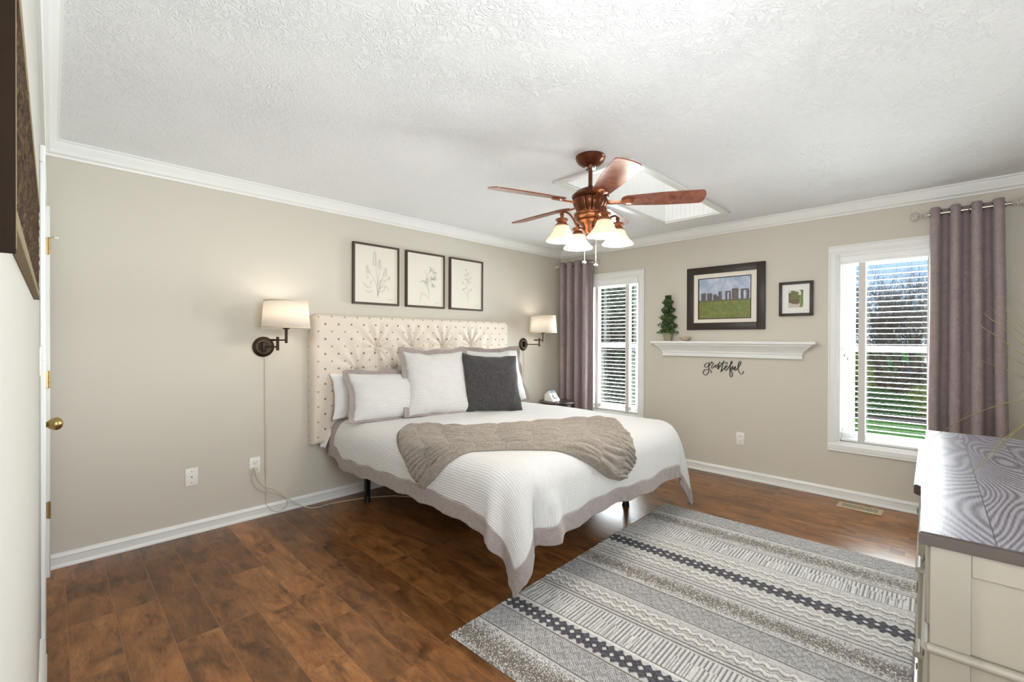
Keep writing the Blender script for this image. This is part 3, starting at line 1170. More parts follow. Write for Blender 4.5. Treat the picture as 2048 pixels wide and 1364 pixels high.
for x, y in ((.27, -2.82), (1.80, -1.42), (1.62, -2.62), (.27, -1.4), (1.05, -2.1)):
    bm = nb()
    box(bm, x - .019, x + .019, y - .019, y + .019, .05, .336, .003, 1)
    cyl(bm, (x, y, 0), (x, y, .05), .030, .022, 16)
    part('leg', bm, 'black', bed)
bm = nb()
def shc(u, v):
    x = .062 + .105 * u
    return (x, -3.065 - .055 * v - .010 * math.sin(u * 7) * v, .60 - .135 * v * (1 - .2 * u) - .03 * u * v)
sheet(bm, 14, 10, shc)
part('sheet_corner', bm, 'sheet', bed, mods=[('SOLIDIFY', dict(thickness=.004))])

# headboard
hb = thing('headboard', 'tall cream tufted headboard patterned with brown and taupe dots', 'headboard', (.07, -2.125, .95))
HY0, HY1, HZ0, HZ1 = -3.19, -1.06, .485, 1.512
btn = [(-2.125 + k * .35, 1.243) for k in (-1.5, -.5, .5, 1.5)] + [(-2.125 + k * .35, 1.045) for k in (-2, -1, 0, 1, 2)] + [(-2.125 + k * .35, .847) for k in (-1.5, -.5, .5, 1.5)]


def hb_surf(u, v):
    y = HY0 + (HY1 - HY0) * u
    z = HZ0 + (HZ1 - HZ0) * v
    # rounded outline
    R = .055
    yy, zz = y, z
    for cy, sy in ((HY0 + R, -1), (HY1 - R, 1)):
        for cz, sz in ((HZ1 - R, 1),):
            if (y - cy) * sy > 0 and (z - cz) * sz > 0:
                dx_, dz_ = (y - cy) / R * sy, (z - cz) / R * sz
                m_ = max(abs(dx_), abs(dz_))
                r_ = math.hypot(dx_, dz_)
                if r_ > 1e-6:
                    yy = cy + sy * dx_ * m_ / r_ * R
                    zz = cz + sz * dz_ * m_ / r_ * R
    ed = min(y - HY0, HY1 - y, z - HZ0, HZ1 - z)
    x = .075 + .05 * (1 - (1 - min(1, ed / .05)) ** 2.4) ** .5
    if ed > .012:
        puff = 0
        for by, bz in btn:
            dy_, dz_ = y - by, z - bz
            dd = math.hypot(dy_, dz_)
            if dd < .34:
                x -= .038 * math.exp(-(dd / .035) ** 1.1) * min(1, ed / .1)
                ang = math.atan2(dz_, dy_)
                am = math.exp(-dd / .13) * (1 - math.exp(-dd / .02))
                diag = .35 + .65 * abs(math.sin(ang * 1.0)) ** 2
                x += .019 * am * diag * math.cos(ang * 11 + 3 * vnoise(by * 7, bz * 5) + 2 * vnoise(dd * 9, by * 3)) * min(1, ed / .1)
        # creases joining neighbouring buttons
        for (by, bz) in btn:
            for (cy, cz) in btn:
                if cy > by + .01 and abs(cy - by) < .2 and .1 < abs(cz - bz) < .22:
                    L = Vector((cy - by, cz - bz))
                    t_ = max(0, min(1, ((y - by) * L.x + (z - bz) * L.y) / L.length_squared))
                    dd = math.hypot(y - by - L.x * t_, z - bz - L.y * t_)
                    x -= .006 * math.exp(-(dd / .012) ** 2)
    return (x, yy, zz)


bm = nb()
sheet(bm, 330, 160, hb_surf, lambda u, v: (HY0 + (HY1 - HY0) * u - HY0, HZ0 + (HZ1 - HZ0) * v))
pad = part('upholstery', bm, 'dots', hb, smooth=60)
bm = nb()
lay = bm.loops.layers.uv.verify()
outl = []
R_ = .055
for k in range(9):
    a = PI / 2 * k / 8
    outl.append((HY1 - R_ + R_ * math.cos(a), HZ1 - R_ + R_ * math.sin(a)))
for k in range(9):
    a = PI / 2 + PI / 2 * k / 8
    outl.append((HY0 + R_ + R_ * math.cos(a), HZ1 - R_ + R_ * math.sin(a)))
outl += [(HY0, HZ0), (HY1, HZ0)]
prism(bm, outl, 'x', .004, .076)
for f in bm.faces:
    for l in f.loops:
        l[lay].uv = (l.vert.co.y - HY0 + l.vert.co.x - .1, l.vert.co.z)
part('frame', bm, 'dots', hb)
for by, bz in btn:
    bm = nb()
    lathe(bm, [(.0, .006), (.008, .0055), (.0135, .003), (.0155, -.002), (.0155, -.008)], (hb_surf((by - HY0) / (HY1 - HY0), (bz - HZ0) / (HZ1 - HZ0))[0] + .016, by, bz), 16, Matrix.Rotation(PI / 2, 3, 'Y'))
    lay = bm.loops.layers.uv.verify()
    for f in bm.faces:
        for l in f.loops:
            l[lay].uv = (.04, .09)
    part('tuft_button', bm, 'dots', hb)

# bedspread: flat sheet mapped over the mattress, hem lower at the corners
FL = .088


def r_side(a):
    d_ = .315 + .03 * math.sin(a * 3.1 + .5) * .4
    if a > 1.75:
        d_ += .015 * sstep(1.75, 2.3, a)
    if a < .32:
        d_ -= .06 * (1 - sstep(.15, .35, a))
    return .148 + d_ + .006 * math.sin(a * 23)


def r_foot(b):
    d_ = .368 + .006 * math.sin(b * 21) + .012 * math.sin(b * 6)
    d_ += .02 * (1 - sstep(-3.2, -2.75, b)) if b < -2.5 else 0
    if b > -1.45:
        d_ += .08 * sstep(-1.45, -1.0, b)
    return .148 + d_


XI, YI = BX1 - BR, BHW - BR
NA, NB_, NF = 104, 124, 6


def sheet_ab(i, j):
    """grid index -> sheet coordinates; the outer NF rows are the border"""
    def sb(t0):  # normalized b without knowing a
        return t0
    # a
    ta = (i - NF) / NA
    tb = (j - NF) / NB_
    b_lo, b_hi = BYC - YI - .46, BYC + YI + .46
    b_est = b_lo + (b_hi - b_lo) * max(0, min(1, tb))
    a_est = .15 + (XI + .52 - .15) * max(0, min(1, ta))
    a_max = XI + r_foot(b_est)
    b_min = BYC - YI - r_side(a_est)
    b_max = BYC + YI + r_side(a_est) + .10 * (1 - sstep(1.7, 2.2, a_est))  # unseen far hem lengthened to shade the floor under the bed
    if i < NF:
        a = .155 + FL * i / NF
    elif i > NF + NA:
        a = a_max - FL + FL * (i - NF - NA) / NF
    else:
        a = .155 + FL + (a_max - FL - .155 - FL) * ta
    if j < NF:
        b = b_min + FL * j / NF
    elif j > NF + NB_:
        b = b_max - FL + FL * (j - NF - NB_) / NF
    else:
        b = b_min + FL + (b_max - b_min - 2 * FL) * tb
    return a, b


bs = thing('bedspread', 'white quilted bedspread with a wide taupe border draped over the bed', 'bedspread', (1.1, BYC, .69))
NI, NJ = NA + 2 * NF, NB_ + 2 * NF
AB = [[sheet_ab(i, j) for j in range(NJ + 1)] for i in range(NI + 1)]
PT = []
for i in range(NI + 1):
    row = []
    for j in range(NJ + 1):
        a, b = AB[i][j]
        P = Vector(bed_surface(a, b, .012))
        eb = max(0, max(NF - j, j - NF - NB_, i - NF - NA)) / NF
        k = .006 * eb * (vnoise(a * 28, b * 28) + .6 * vnoise(a * 60 + 9, b * 60))
        P += Vector((k, k, k * .4))
        k2 = .004 * vnoise(a * 7 + 3, b * 7, 5)
        P.z += k2
        row.append(P)
    PT.append(row)


def cloth_part(name, mat, test, parent, swap=False):
    bm = nb()
    lay = bm.loops.layers.uv.verify()
    vm = {}

    def V(i, j):
        if (i, j) not in vm:
            vm[(i, j)] = bm.verts.new(PT[i][j])
        return vm[(i, j)]
    for i in range(NI):
        for j in range(NJ):
            if test(i, j):
                f = bm.faces.new((V(i, j), V(i + 1, j), V(i + 1, j + 1), V(i, j + 1)))
                for l, (p, q) in zip(f.loops, ((i, j), (i + 1, j), (i + 1, j + 1), (i, j + 1))):
                    l[lay].uv = AB[p][q]
    return part(name, bm, mat, parent, smooth=180, mods=[('SUBSURF', dict(levels=1, render_levels=1)), ('SOLIDIFY', dict(thickness=.006, offset=-1))])


cloth_part('quilted_panel', 'quilt', lambda i, j: NF <= i < NF + NA and NF <= j < NF + NB_, bs)
cloth_part('border', 'border', lambda i, j: not (NF <= i < NF + NA and NF <= j < NF + NB_), bs)

# throw blanket in sheet coordinates
TOP = [(.90, -2.86), (.95, -2.76), (1.08, -2.68), (1.21, -2.56), (1.33, -2.35), (1.43, -2.15), (1.53, -1.91), (1.60, -1.66), (1.66, -1.52), (1.76, -1.52)]
BOT = [(1.47, -3.235), (1.60, -3.12), (1.68, -3.02), (1.74, -2.92), (1.83, -2.82), (1.95, -2.71), (2.08, -2.58), (2.19, -2.42), (2.28, -2.27), (2.335, -2.12)]
LFT = [(.90, -2.86), (.97, -2.96), (1.10, -3.05), (1.24, -3.12), (1.35, -3.20), (1.47, -3.235)]
RGT = [(1.76, -1.52), (1.92, -1.68), (2.04, -1.82), (2.16, -1.92), (2.28, -1.98), (2.335, -2.12)]


def poly_at(C_, t):
    x = t * (len(C_) - 1)
    i = min(int(x), len(C_) - 2)
    f = x - i
    g = [C_[max(0, i - 1)], C_[i], C_[i + 1], C_[min(len(C_) - 1, i + 2)]]
    o_ = []
    for k in (0, 1):
        a, b, c, d_ = (q[k] for q in g)
        if i == 0:
            a = 2 * b - c
        if i == len(C_) - 2:
            d_ = 2 * c - b
        o_.append(.5 * (2 * b + (c - a) * f + (2 * a - 5 * b + 4 * c - d_) * f * f + (3 * b - a - 3 * c + d_) * f ** 3))
    return Vector(o_)


def throw_ab(u, v):
    T, B = poly_at(TOP, u), poly_at(BOT, u)
    Lf, Rg = poly_at(LFT, v), poly_at(RGT, v)
    bil = (TOP_0 * (1 - u) + TOP_1 * u) * (1 - v) + (BOT_0 * (1 - u) + BOT_1 * u) * v
    return T * (1 - v) + B * v + Lf * (1 - u) + Rg * u - bil


TOP_0, TOP_1, BOT_0, BOT_1 = (Vector(q) for q in (TOP[0], TOP[-1], BOT[0], BOT[-1]))


def throw_pt(u, v):
    ab = throw_ab(u, v)
    ed = min(u * 1.7, (1 - u) * 1.7, v * .6, (1 - v) * .6)
    edge = min(1, ed / .035)
    cols = 9.
    wu = u + .02 * vnoise(u * 6, v * 14)
    col = math.floor(wu * cols)
    pu = wu * cols - col
    rows = 17.
    vv = v * rows + 1.3 * vnoise(u * 7, v * 5, 7) + (.5 if int(col) % 2 else 0)
    pv = vv - math.floor(vv)
    puff = (.30 + .70 * abs(math.sin(PI * pu)) ** .45) * (abs(math.sin(PI * pv)) ** .8)
    h = .010 + .004 * edge + .026 * puff * (.7 + .5 * vnoise(col * 3.3, math.floor(vv) * 2.1)) * (.35 + .65 * edge)
    if v > .9:
        h += .016 * math.sin((v - .9) / .1 * PI)
    h *= (edge ** .5) * .92 + .08
    h += .0012 * vnoise(u * 230, v * 90) + .005 * vnoise(u * 26, v * 40, 3) * edge
    return Vector(bed_surface(ab[0], ab[1], .014 + h))


bm = nb()
sheet(bm, 300, 150, throw_pt)
o = part('throw_blanket', bm, 'throw', smooth=180, mods=[('SOLIDIFY', dict(thickness=.010, offset=-1))])
tag(o, 'ruched taupe faux fur throw laid across the foot of the bed', 'throw blanket')

# ------------------------------------------------------------------ pillows
def pillow(name, label, cat, w, h, t, loc, rot, mat='quilt', border=None, fl=.045, seed=1, group=None, uvscale=1.0, sag=.0):
    root = thing(name, label, cat, loc, rot, group)
    bm = nb()
    n = 34

    def surf(side):
        def f(u, v):
            a, b = u * 2 - 1, v * 2 - 1
            a = math.copysign(1 - (1 - abs(a)) ** 1.35, a)
            b = math.copysign(1 - (1 - abs(b)) ** 1.35, b)
            x = w / 2 * a * (1 - .085 * (1 - b * b) + .035 * vnoise(b * 2.4, seed))
            z = h / 2 + h / 2 * b * (1 - (.11 if b > 0 else .02) * (1 - a * a) + .035 * vnoise(a * 2.4, seed + 9))
            z -= sag * math.exp(-(a / .45) ** 2) * (v ** 2)
            th = (max(0, 1 - abs(a) ** 2.4) * max(0, 1 - abs(b) ** 2.4)) ** .55
            wr = .10 * vnoise(a * 3 + seed, b * 3, seed) + .05 * vnoise(a * 7 + seed, b * 7, seed + side)
            rad = abs(a * b) ** 1.5
            wr += .10 * rad * math.sin((a - b) * 16)
            y = side * t / 2 * (th + wr * th ** .4)
            return (x, y, z)
        return f
    for side in (-1, 1):
        sheet(bm, n, n, surf(side), lambda u, v: ((u) * w * uvscale, (v) * h * uvscale))
    bmesh.ops.remove_doubles(bm, verts=bm.verts, dist=.0004)
    part('cushion', bm, mat, root, smooth=180, world=False)
    if border:
        bm = nb()
        f0 = surf(1)
        per = []
        m = 30
        for k in range(m):
            per.append((k / m, 0))
        for k in range(m):
            per.append((1, k / m))
        for k in range(m):
            per.append((1 - k / m, 1))
        for k in range(m):
            per.append((0, 1 - k / m))
        N_p = len(per)
        rings = []
        for r_ in range(5):
            q = r_ / 4
            ring = []
            for k, (u, v) in enumerate(per):
                P = Vector(f0(u, v))
                du = Vector((0, 0, 0))
                if u in (0, 1):
                    du.x = 1 if u else -1
                if v in (0, 1):
                    du.z = 1 if v else -1
                if u == 0 or u == 1 or v == 0 or v == 1:
                    pass
                off = du * (fl * q - .004)
                y = (.016 * vnoise(P.x * 9 + seed, P.z * 9) + .010 * math.sin((P.x + P.z) * 26 + seed)) * q
                zz = P.z + off.z
                ring.append(bm.verts.new((P.x + off.x, y, max(zz, -.012) if v == 0 else zz)))
            rings.append(ring)
        for a_, b_ in zip(rings[:-1], rings[1:]):
            for k in range(N_p):
                bm.faces.new((a_[k], a_[(k + 1) % N_p], b_[(k + 1) % N_p], b_[k]))
        part('border', bm, border, root, smooth=180, world=False, mods=[('SOLIDIFY', dict(thickness=.005, offset=0)), ('SUBSURF', dict(levels=1, render_levels=1))])
    return root


def yawdeg(d):
    return math.radians(90 - d)


pillow('bed_pillow', 'plain white sleeping pillow tucked behind the low taupe-bordered sham', 'pillow', .78, .36, .15, (.225, -2.70, .688), (-.16, 0, yawdeg(0)), 'sheet', None, seed=4)
pillow('quilted_sham', 'low rectangular white quilted sham with taupe border, nearest the corded lamp', 'pillow', .74, .385, .19, (.545, -2.68, .700), (-.46, 0, yawdeg(12)), 'quilt', 'border', .042, seed=2, sag=.0)
pillow('square_sham', 'large square white quilted sham with taupe border, left of the charcoal cushion', 'pillow', .52, .545, .19, (.70, -2.41, .715), (-.42, 0, yawdeg(20)), 'quilt', 'border', .045, seed=3)
pillow('charcoal_cushion', 'square charcoal grey chenille cushion in front of the white shams', 'cushion', .52, .52, .17, (.88, -1.975, .706), (-.40, .05, yawdeg(22)), 'charcoal', None, seed=5)
pillow('square_sham', 'large square white quilted sham with taupe border, behind the charcoal cushion', 'pillow', .62, .54, .18, (.50, -1.53, .705), (-.36, 0, yawdeg(10)), 'quilt', 'border', .045, seed=8)
pillow('quilted_sham', 'low white quilted sham at the back, only its taupe corner showing by the bedside table', 'pillow', .60, .27, .11, (.40, -1.40, .70), (-.35, 0, yawdeg(4)), 'quilt', 'border', .042, seed=7)
# ================================================================== RUG
def hexlin(a):
    a = np.asarray(a, float) / 255.
    return np.where(a <= .04045, a / 12.92, ((a + .055) / 1.055) ** 2.4)


def np_grid_mesh(name, P, C, nx, ny):
    """P (nx+1,ny+1,3), C (nx+1,ny+1,3) linear"""
    me = bpy.data.meshes.new(name)
    V = P.reshape(-1, 3)
    i, j = np.meshgrid(np.arange(nx), np.arange(ny), indexing='ij')
    a = (i * (ny + 1) + j).ravel()
    F = np.stack([a, a + ny + 1, a + ny + 2, a + 1], 1).astype(np.int32)
    me.vertices.add(len(V))
    me.vertices.foreach_set('co', V.astype(np.float32).ravel())
    me.loops.add(F.size)
    me.loops.foreach_set('vertex_index', F.ravel())
    me.polygons.add(len(F))
    me.polygons.foreach_set('loop_start', (np.arange(len(F)) * 4).astype(np.int32))
    me.update(calc_edges=True)
    ca = me.color_attributes.new('Col', 'FLOAT_COLOR', 'POINT')
    cc = np.concatenate([C.reshape(-1, 3), np.ones((len(V), 1))], 1).astype(np.float32)
    ca.data.foreach_set('color', cc.ravel())
    return me


rng = np.random.default_rng(5)
RW, RL = 1.525, 2.216
nx, ny = 400, 580
xx, yy = np.meshgrid(np.linspace(0, RW, nx + 1), np.linspace(0, RL, ny + 1), indexing='ij')


def smooth_noise(shape, step, seed):
    g = np.random.default_rng(seed)
    sx_, sy_ = max(2, int(shape[0] / step) + 3), max(2, int(shape[1] / step) + 3)
    c = g.random((sx_, sy_))
    u = np.linspace(0, sx_ - 1.001, shape[0])
    v = np.linspace(0, sy_ - 1.001, shape[1])
    iu, iv = u.astype(int), v.astype(int)
    fu, fv = (u - iu)[:, None], (v - iv)[None]
    a = c[iu][:, iv]
    b = c[iu + 1][:, iv]
    d_ = c[iu][:, iv + 1]
    e_ = c[iu + 1][:, iv + 1]
    return a * (1 - fu) * (1 - fv) + b * fu * (1 - fv) + d_ * (1 - fu) * fv + e_ * fu * fv


grain = rng.random(xx.shape)
n1 = smooth_noise(xx.shape, 3, 1)
LIGHT = hexlin([212, 209, 206])
WHITE = hexlin([236, 233, 228])
GREY = hexlin([118, 116, 119])
TAUPE = hexlin([120, 112, 103])
DARK = hexlin([66, 64, 74])
LINE = hexlin([92, 85, 77])
C = np.tile(LIGHT, xx.shape + (1,))
Hh = np.full(xx.shape, .008)


def put(mask, col, hgt=None, f=1.0):
    m_ = (mask * f)[..., None] if mask.dtype != bool else (mask.astype(float) * f)[..., None]
    C[:] = C * (1 - m_) + np.asarray(col) * m_
    if hgt is not None:
        Hh[:] = np.where(mask > .5, hgt, Hh)


def band(y0, y1):
    return (yy >= y0) & (yy < y1)


def chevron(y0, y1):
    b = band(y0, y1)
    z = ((np.abs(((xx / .05) % 1) - .5) * .05 + yy) / .0125) % 1
    put(b & (z < .45), GREY, .0065, .75)
    put(b & (grain > .62), GREY, None, .45)


def hatch(y0, y1):
    b = band(y0, y1)
    wob = smooth_noise(xx.shape, 40, 9) * .006
    z = ((xx + wob) / .0185) % 1
    seg = np.sin((xx / .0185).astype(int) * 12.9898) * 43758.5453
    seg = seg - np.floor(seg)
    mid = (y0 + y1) / 2 + (seg - .5) * .06
    lines = (z < .36)
    half = (yy < mid) | (seg > .35)
    put(b, WHITE, None, .55)
    put(b & lines & half, GREY, .005, .85)
    put(b & (((xx + .009 + wob) / .0185) % 1 < .3) & (yy > mid) & (seg < .35), GREY, .005, .8)


def waves(y0, y1):
    b = band(y0, y1)
    for k, yc in enumerate((y0 + (y1 - y0) * .3, y0 + (y1 - y0) * .72)):
        c = yc + .0075 * np.sign(np.sin(xx / .052 * 2 * PI)) * np.abs(np.sin(xx / .052 * 2 * PI)) ** .7
        d_ = np.abs(yy - c)
        put(b & (d_ < .017), TAUPE, .006, .75)
        put(b & (d_ < .0105), WHITE, .011, 1)
    put(b & (grain > .8), TAUPE, None, .4)


def medallion(y0, y1):
    b = band(y0, y1)
    yc = (y0 + y1) / 2
    hw = (y1 - y0) / 2
    px_ = .083
    u = (xx / px_) % 1 - .5
    v = (yy - yc) / hw
    edge = .78 + .2 * np.cos(2 * PI * xx / px_ * 2)
    dk = b & (np.abs(v) < edge)
    put(b, LIGHT, None, 1)
    put(dk, DARK, .010, .95)
    for s_ in (-1, 1):
        uu = ((xx / px_ + .25 * s_) % 1) - .5
        dm = (np.abs(uu) * px_ / .0125 + np.abs(v - .12 * s_) * hw / .012) < 1
        put(dk & dm, WHITE, .009, .95)
    ln = np.abs(np.abs(v) - (.35 + .35 * np.abs(np.sin(2 * PI * xx / px_)))) < .10
    put(dk & ln, GREY, None, .55)
    put(dk & (grain > .7), GREY, None, .45)


def mottle(y0, y1, f=.9):
    b = band(y0, y1)
    yc, hw = (y0 + y1) / 2, (y1 - y0) / 2
    den = np.clip(1.25 - np.abs(yy - yc) / hw, 0, 1)
    put(b & (grain < den * .85), TAUPE, None, f)
    put(b & (grain > .88), WHITE, .010, .9)


def line(y, w=.007, col=LINE):
    put(np.abs(yy - y) < w / 2, col, .0055, .85)


put(grain > .75, GREY, None, .25)
chevron(.0, .185)
line(.188)
mottle(.215, .40)
line(.405); line(.425)
hatch(.435, .585)
line(.592)
waves(.66 - .03, .765 + .01)
medallion(.782, .895)
waves(.90, 1.02)
line(1.035); line(1.065)
mottle(1.085, 1.235)
line(1.25)
chevron(1.255, 1.40)
line(1.408)
waves(1.435, 1.555)
line(1.562); line(1.585)
hatch(1.60, 1.765)
put(band(1.768, 1.785), WHITE, .010, .9)
line(1.766)
medallion(1.790, 1.885)
line(1.893)
chevron(1.90, 2.025)
line(2.035)
mottle(2.05, 2.25, .95)
put(np.abs(xx - 0) < .006, TAUPE, None, .6)
C *= .93 * (.90 + .20 * n1 + .12 * (grain - .5))[..., None]
Hh += .0012 * grain
edge_ = np.minimum(np.minimum(xx, RW - xx), np.minimum(yy, RL - yy))
Hh = np.where(edge_ < .004, .0015, Hh)
P = np.stack([xx, -yy, Hh], -1)
me = np_grid_mesh('area_rug', P, C, nx, ny)
me.materials.append(M['rug'])
rug = bpy.data.objects.new('area_rug', me)
COL.objects.link(rug)
rug.location = (2.0, -1.160, .0005)
rug.rotation_euler = (0, 0, math.radians(1.75))
tag(rug, 'grey and cream striped area rug with charcoal diamond bands at the foot of the bed', 'rug')

# ================================================================== FLOOR VENT, OUTLETS
fv = thing('floor_vent', 'beige scrollwork floor register by the baseboard under the window', 'floor vent', (3.126, -.178, 0))
fv.rotation_euler = (0, 0, math.radians(-.5))
bm = nb()
box(bm, -.142, .142, -.073, .073, 0, .005, .003, 1)
part('face_plate', bm, 'vent', fv, world=False)
bm = nb()
rnd = random.Random(2)
for k in range(7):
    x = -.096 + k * .032
    for sy in (-1, 1):
        pts = spline([(x - .013, sy * .006, .0054), (x - .004, sy * (.026 + .004 * (k % 2)), .0054), (x + .010, sy * .018, .0054), (x + .006, sy * .008, .0054)], 4)
        tube(bm, pts, [.0045 * (.5 + .5 * math.sin(PI * i / (len(pts) - 1))) + .001 for i in range(len(pts))], 6)
for v in bm.verts:
    v.co.z = .0050 + (v.co.z - .0054) * .08 + .0004  # flat dark inlays stand in for the shade inside openings
part('scroll_inlays', bm, 'slot', fv, world=False)


def outlet(name, label, cat, center, axis, kind_):
    """axis 'A': on wall x=0 facing +x ; 'B': on wall y=0 facing -y"""
    t = thing(name, label, cat, center, (0, 0, 0) if axis == 'A' else (0, 0, -PI / 2))
    bm = nb()
    box(bm, 0, .006, -.036, .036, -.059, .059, .0025, 2)
    part('wall_plate', bm, 'plastic', t, world=False)
    if kind_ == 'duplex':
        for z in (-.021, .021):
            bm = nb()
            box(bm, .0055, .0085, -.0165, .0165, z - .0145, z + .0145, .004, 2)
            rc = part('receptacle', bm, 'plastic', t, world=False)
            bm = nb()
            for y in (-.0065, .0065):
                box(bm, .0083, .0090, y - .001, y + .001, z - .002, z + .008)
            cyl(bm, (.0083, 0, z - .0075), (.009, 0, z - .0075), .0024, seg=10)
            part('slots', bm, 'slot', rc, world=False)
    else:
        bm = nb()
        box(bm, .0055, .0072, -.0035, .0035, -.004, .004)
        part('jack', bm, 'slot', t, world=False)
        for z in (-.038, .038):
            bm = nb()
            cyl(bm, (.0055, 0, z), (.0070, 0, z), .0028, seg=10)
            part('screw', bm, 'nickel', t, world=False)
    return t


outlet('wall_outlet', 'white duplex outlet under the shelf beside the tall window', 'outlet', (2.192, 0, .376), 'B', 'duplex')
outlet('wall_outlet', 'white duplex outlet with plugs and tangled cords under the corded lamp', 'outlet', (0, -3.568, .388), 'A', 'duplex')
outlet('phone_jack', 'white phone jack plate on the bare wall left of the outlet', 'wall plate', (0, -3.953, .384), 'A', 'jack')
for k, (z, lab) in enumerate(((.362, 'cream two-prong plug in the lower socket by the bed'), (.376, 'small cream plug with a thin grey cord in the outlet by the bed'))):
    pass
pc = thing('power_cord', 'cream cord running from the outlet along the baseboard and under the bed', 'cord', (.02, -3.57, .35))
bm = nb()
tube(bm, spline([(.028, -3.572, .352), (.034, -3.560, .30), (.045, -3.520, .235), (.06, -3.44, .19), (.085, -3.33, .08), (.10, -3.24, .020), (.12, -3.17, .0035), (.12, -3.05, .0035), (.15, -2.92, .0035), (.20, -2.78, .0035), (.30, -2.62, .0035), (.45, -2.5, .0035)], 8), .0032, 8)
part('cable', bm, 'cord', pc)
bm = nb()
box(bm, .0095, .031, -3.583, -3.561, .352, .378, .004, 2)
part('plug', bm, 'cord', pc)
gc = thing('lamp_cord', 'thin grey cord looping from the outlet up to the lamp cord cover', 'cord', (.02, -3.58, .36))
bm = nb()
tube(bm, spline([(.024, -3.590, .345), (.030, -3.596, .29), (.040, -3.575, .235), (.035, -3.530, .195), (.022, -3.502, .175), (.028, -3.50, .10), (.045, -3.475, .050), (.055, -3.42, .022), (.045, -3.355, .055), (.032, -3.37, .105), (.028, -3.43, .150), (.022, -3.492, .185), (.012, -3.498, .26), (.010, -3.498, .34)], 8), .0022, 8)
part('cable', bm, 'cordgrey', gc)
bm = nb()
box(bm, .0095, .026, -3.600, -3.585, .345, .372, .004, 2)
part('plug', bm, 'cord', gc)

# ================================================================== SCONCES
def sconce(label, y, dy, dx, cover_z, tilt=0.):
    t = thing('swing_arm_lamp', label, 'wall lamp', (0, y, 1.256), group=None)
    Ry = Matrix.Rotation(PI / 2, 3, 'Y')
    bm = nb()
    lathe(bm, [(.0, .0), (.073, .0), (.074, .006), (.068, .013), (.060, .015), (.055, .021), (.046, .022), (.043, .0215), (0, .0215)], (0, 0, 0), 48, Ry)
    pl = part('wall_plate', bm, 'bronze', t, world=False)
    bm = nb()
    lathe(bm, [(.0425, .0222), (.0445, .0235), (.0465, .0222)], (0, 0, 0), 48, Ry, caps=False)
    lathe(bm, [(.0735, .004), (.0752, .006), (.0735, .008)], (0, 0, 0), 48, Ry, caps=False)
    part('rim', bm, 'bronze_edge', pl, world=False)
    bm = nb()
    box(bm, .021, .044, -.013, .013, -.036, .036, .004, 2)
    lathe(bm, [(.004, 0), (.004, .006), (0, .0065)], (.0215, -.030, 0), 10, Ry)
    part('pivot_block', bm, 'bronze', t, world=False)
    J = Vector((dx[0], dy[0], 0))
    Sx = Vector((dx[1], dy[1], 0))
    bm = nb()
    tube(bm, [(.04, 0, 0), (J.x, J.y, 0)], .0055, 10)
    part('lower_arm', bm, 'bronze', t, world=False)
    bm = nb()
    box(bm, J.x - .009, J.x + .009, J.y - .009, J.y + .009, -.026, .074, .003, 1)
    part('joint_post', bm, 'bronze', t, world=False)
    d_ = (Sx - J).normalized()
    K = J - d_ * .055
    bm = nb()
    tube(bm, [K + Vector((0, 0, .050)), Sx + Vector((0, 0, .050))], .0058, 10)
    tube(bm, [K + d_ * .012 + Vector((0, 0, .05)), K + d_ * .022 + Vector((0, 0, .05))], .0085, 12)
    tube(bm, [K - d_ * .012 + Vector((0, 0, .05)), K + Vector((0, 0, .05))], .008, 12)
    part('upper_arm', bm, 'bronze', t, world=False)
    bm = nb()
    box(bm, Sx.x - .0085, Sx.x + .0085, Sx.y - .0085, Sx.y + .0085, .028, .135, .003, 1)
    box(bm, Sx.x - .018, Sx.x + .018, Sx.y - .018, Sx.y + .018, .128, .146, .003, 1)
    cyl(bm, (Sx.x, Sx.y, .146), (Sx.x, Sx.y, .20), .011, seg=14)
    part('lamp_post', bm, 'bronze', t, world=False)
    zb, zt = .137, .332
    bm = nb()
    lathe(bm, [(.158, zb), (.143, zt)], (Sx.x, Sx.y, 0), 64, caps=False)
    sh = part('shade', bm, 'shade', t, world=False, mods=[('SOLIDIFY', dict(thickness=.002, offset=0))])
    for r_, z in ((.1585, zb + .004), (.1435, zt - .004)):
        bm = nb()
        lathe(bm, [(r_ + .0012, z - .006), (r_ + .0016, z), (r_ + .0010, z + .006), (r_ - .0015, z + .006), (r_ - .0015, z - .006), (r_ + .0012, z - .006)], (Sx.x, Sx.y, 0), 64, caps=False)
        part('shade_trim', bm, 'shade_rim', sh, world=False)
    bm = nb()
    for a in range(3):
        q = a * 2 * PI / 3
        tube(bm, [(Sx.x, Sx.y, .315), (Sx.x + .142 * math.cos(q), Sx.y + .142 * math.sin(q), .322)], .0016, 6)
    part('harp', bm, 'bronze', sh, world=False)
    bm = nb()
    lathe(bm, [(.0, .20), (.012, .205), (.016, .225), (.030, .25), (.030, .27), (.018, .288), (0, .292)], (Sx.x, Sx.y, 0), 20)
    part('bulb', bm, 'bulb', t, world=False)
    lamp('bulb_light', 'POINT', (Sx.x, Sx.y, .262), 4.6, (1, .89, .76), size=.035, parent=t)
    return t


sconce('bronze swing-arm wall lamp with white drum shade, beside the outlet with cords', -3.512, (.055, .085), (.14, .225), None)
sconce('bronze swing-arm wall lamp with white drum shade, above the bedside table', -.700, (.085, .105), (.185, .225), None)
cc_ = thing('cord_cover', 'cream cord cover running down the wall from the lamp to the outlet', 'cord cover', (0, -3.498, .75))
bm = nb()
box(bm, 0, .009, -3.5035, -3.4925, .33, 1.183, .003, 1)
tag(cc_, None)
part('channel', bm, 'cord', cc_)
bm = nb()
tube(bm, [(.004, -.688, 1.183), (.004, -.688, .62)], .0028, 8)
o = part('lamp_cord', bm, 'cord')
tag(o, 'thin cord hanging below the wall lamp above the bedside table', 'cord')

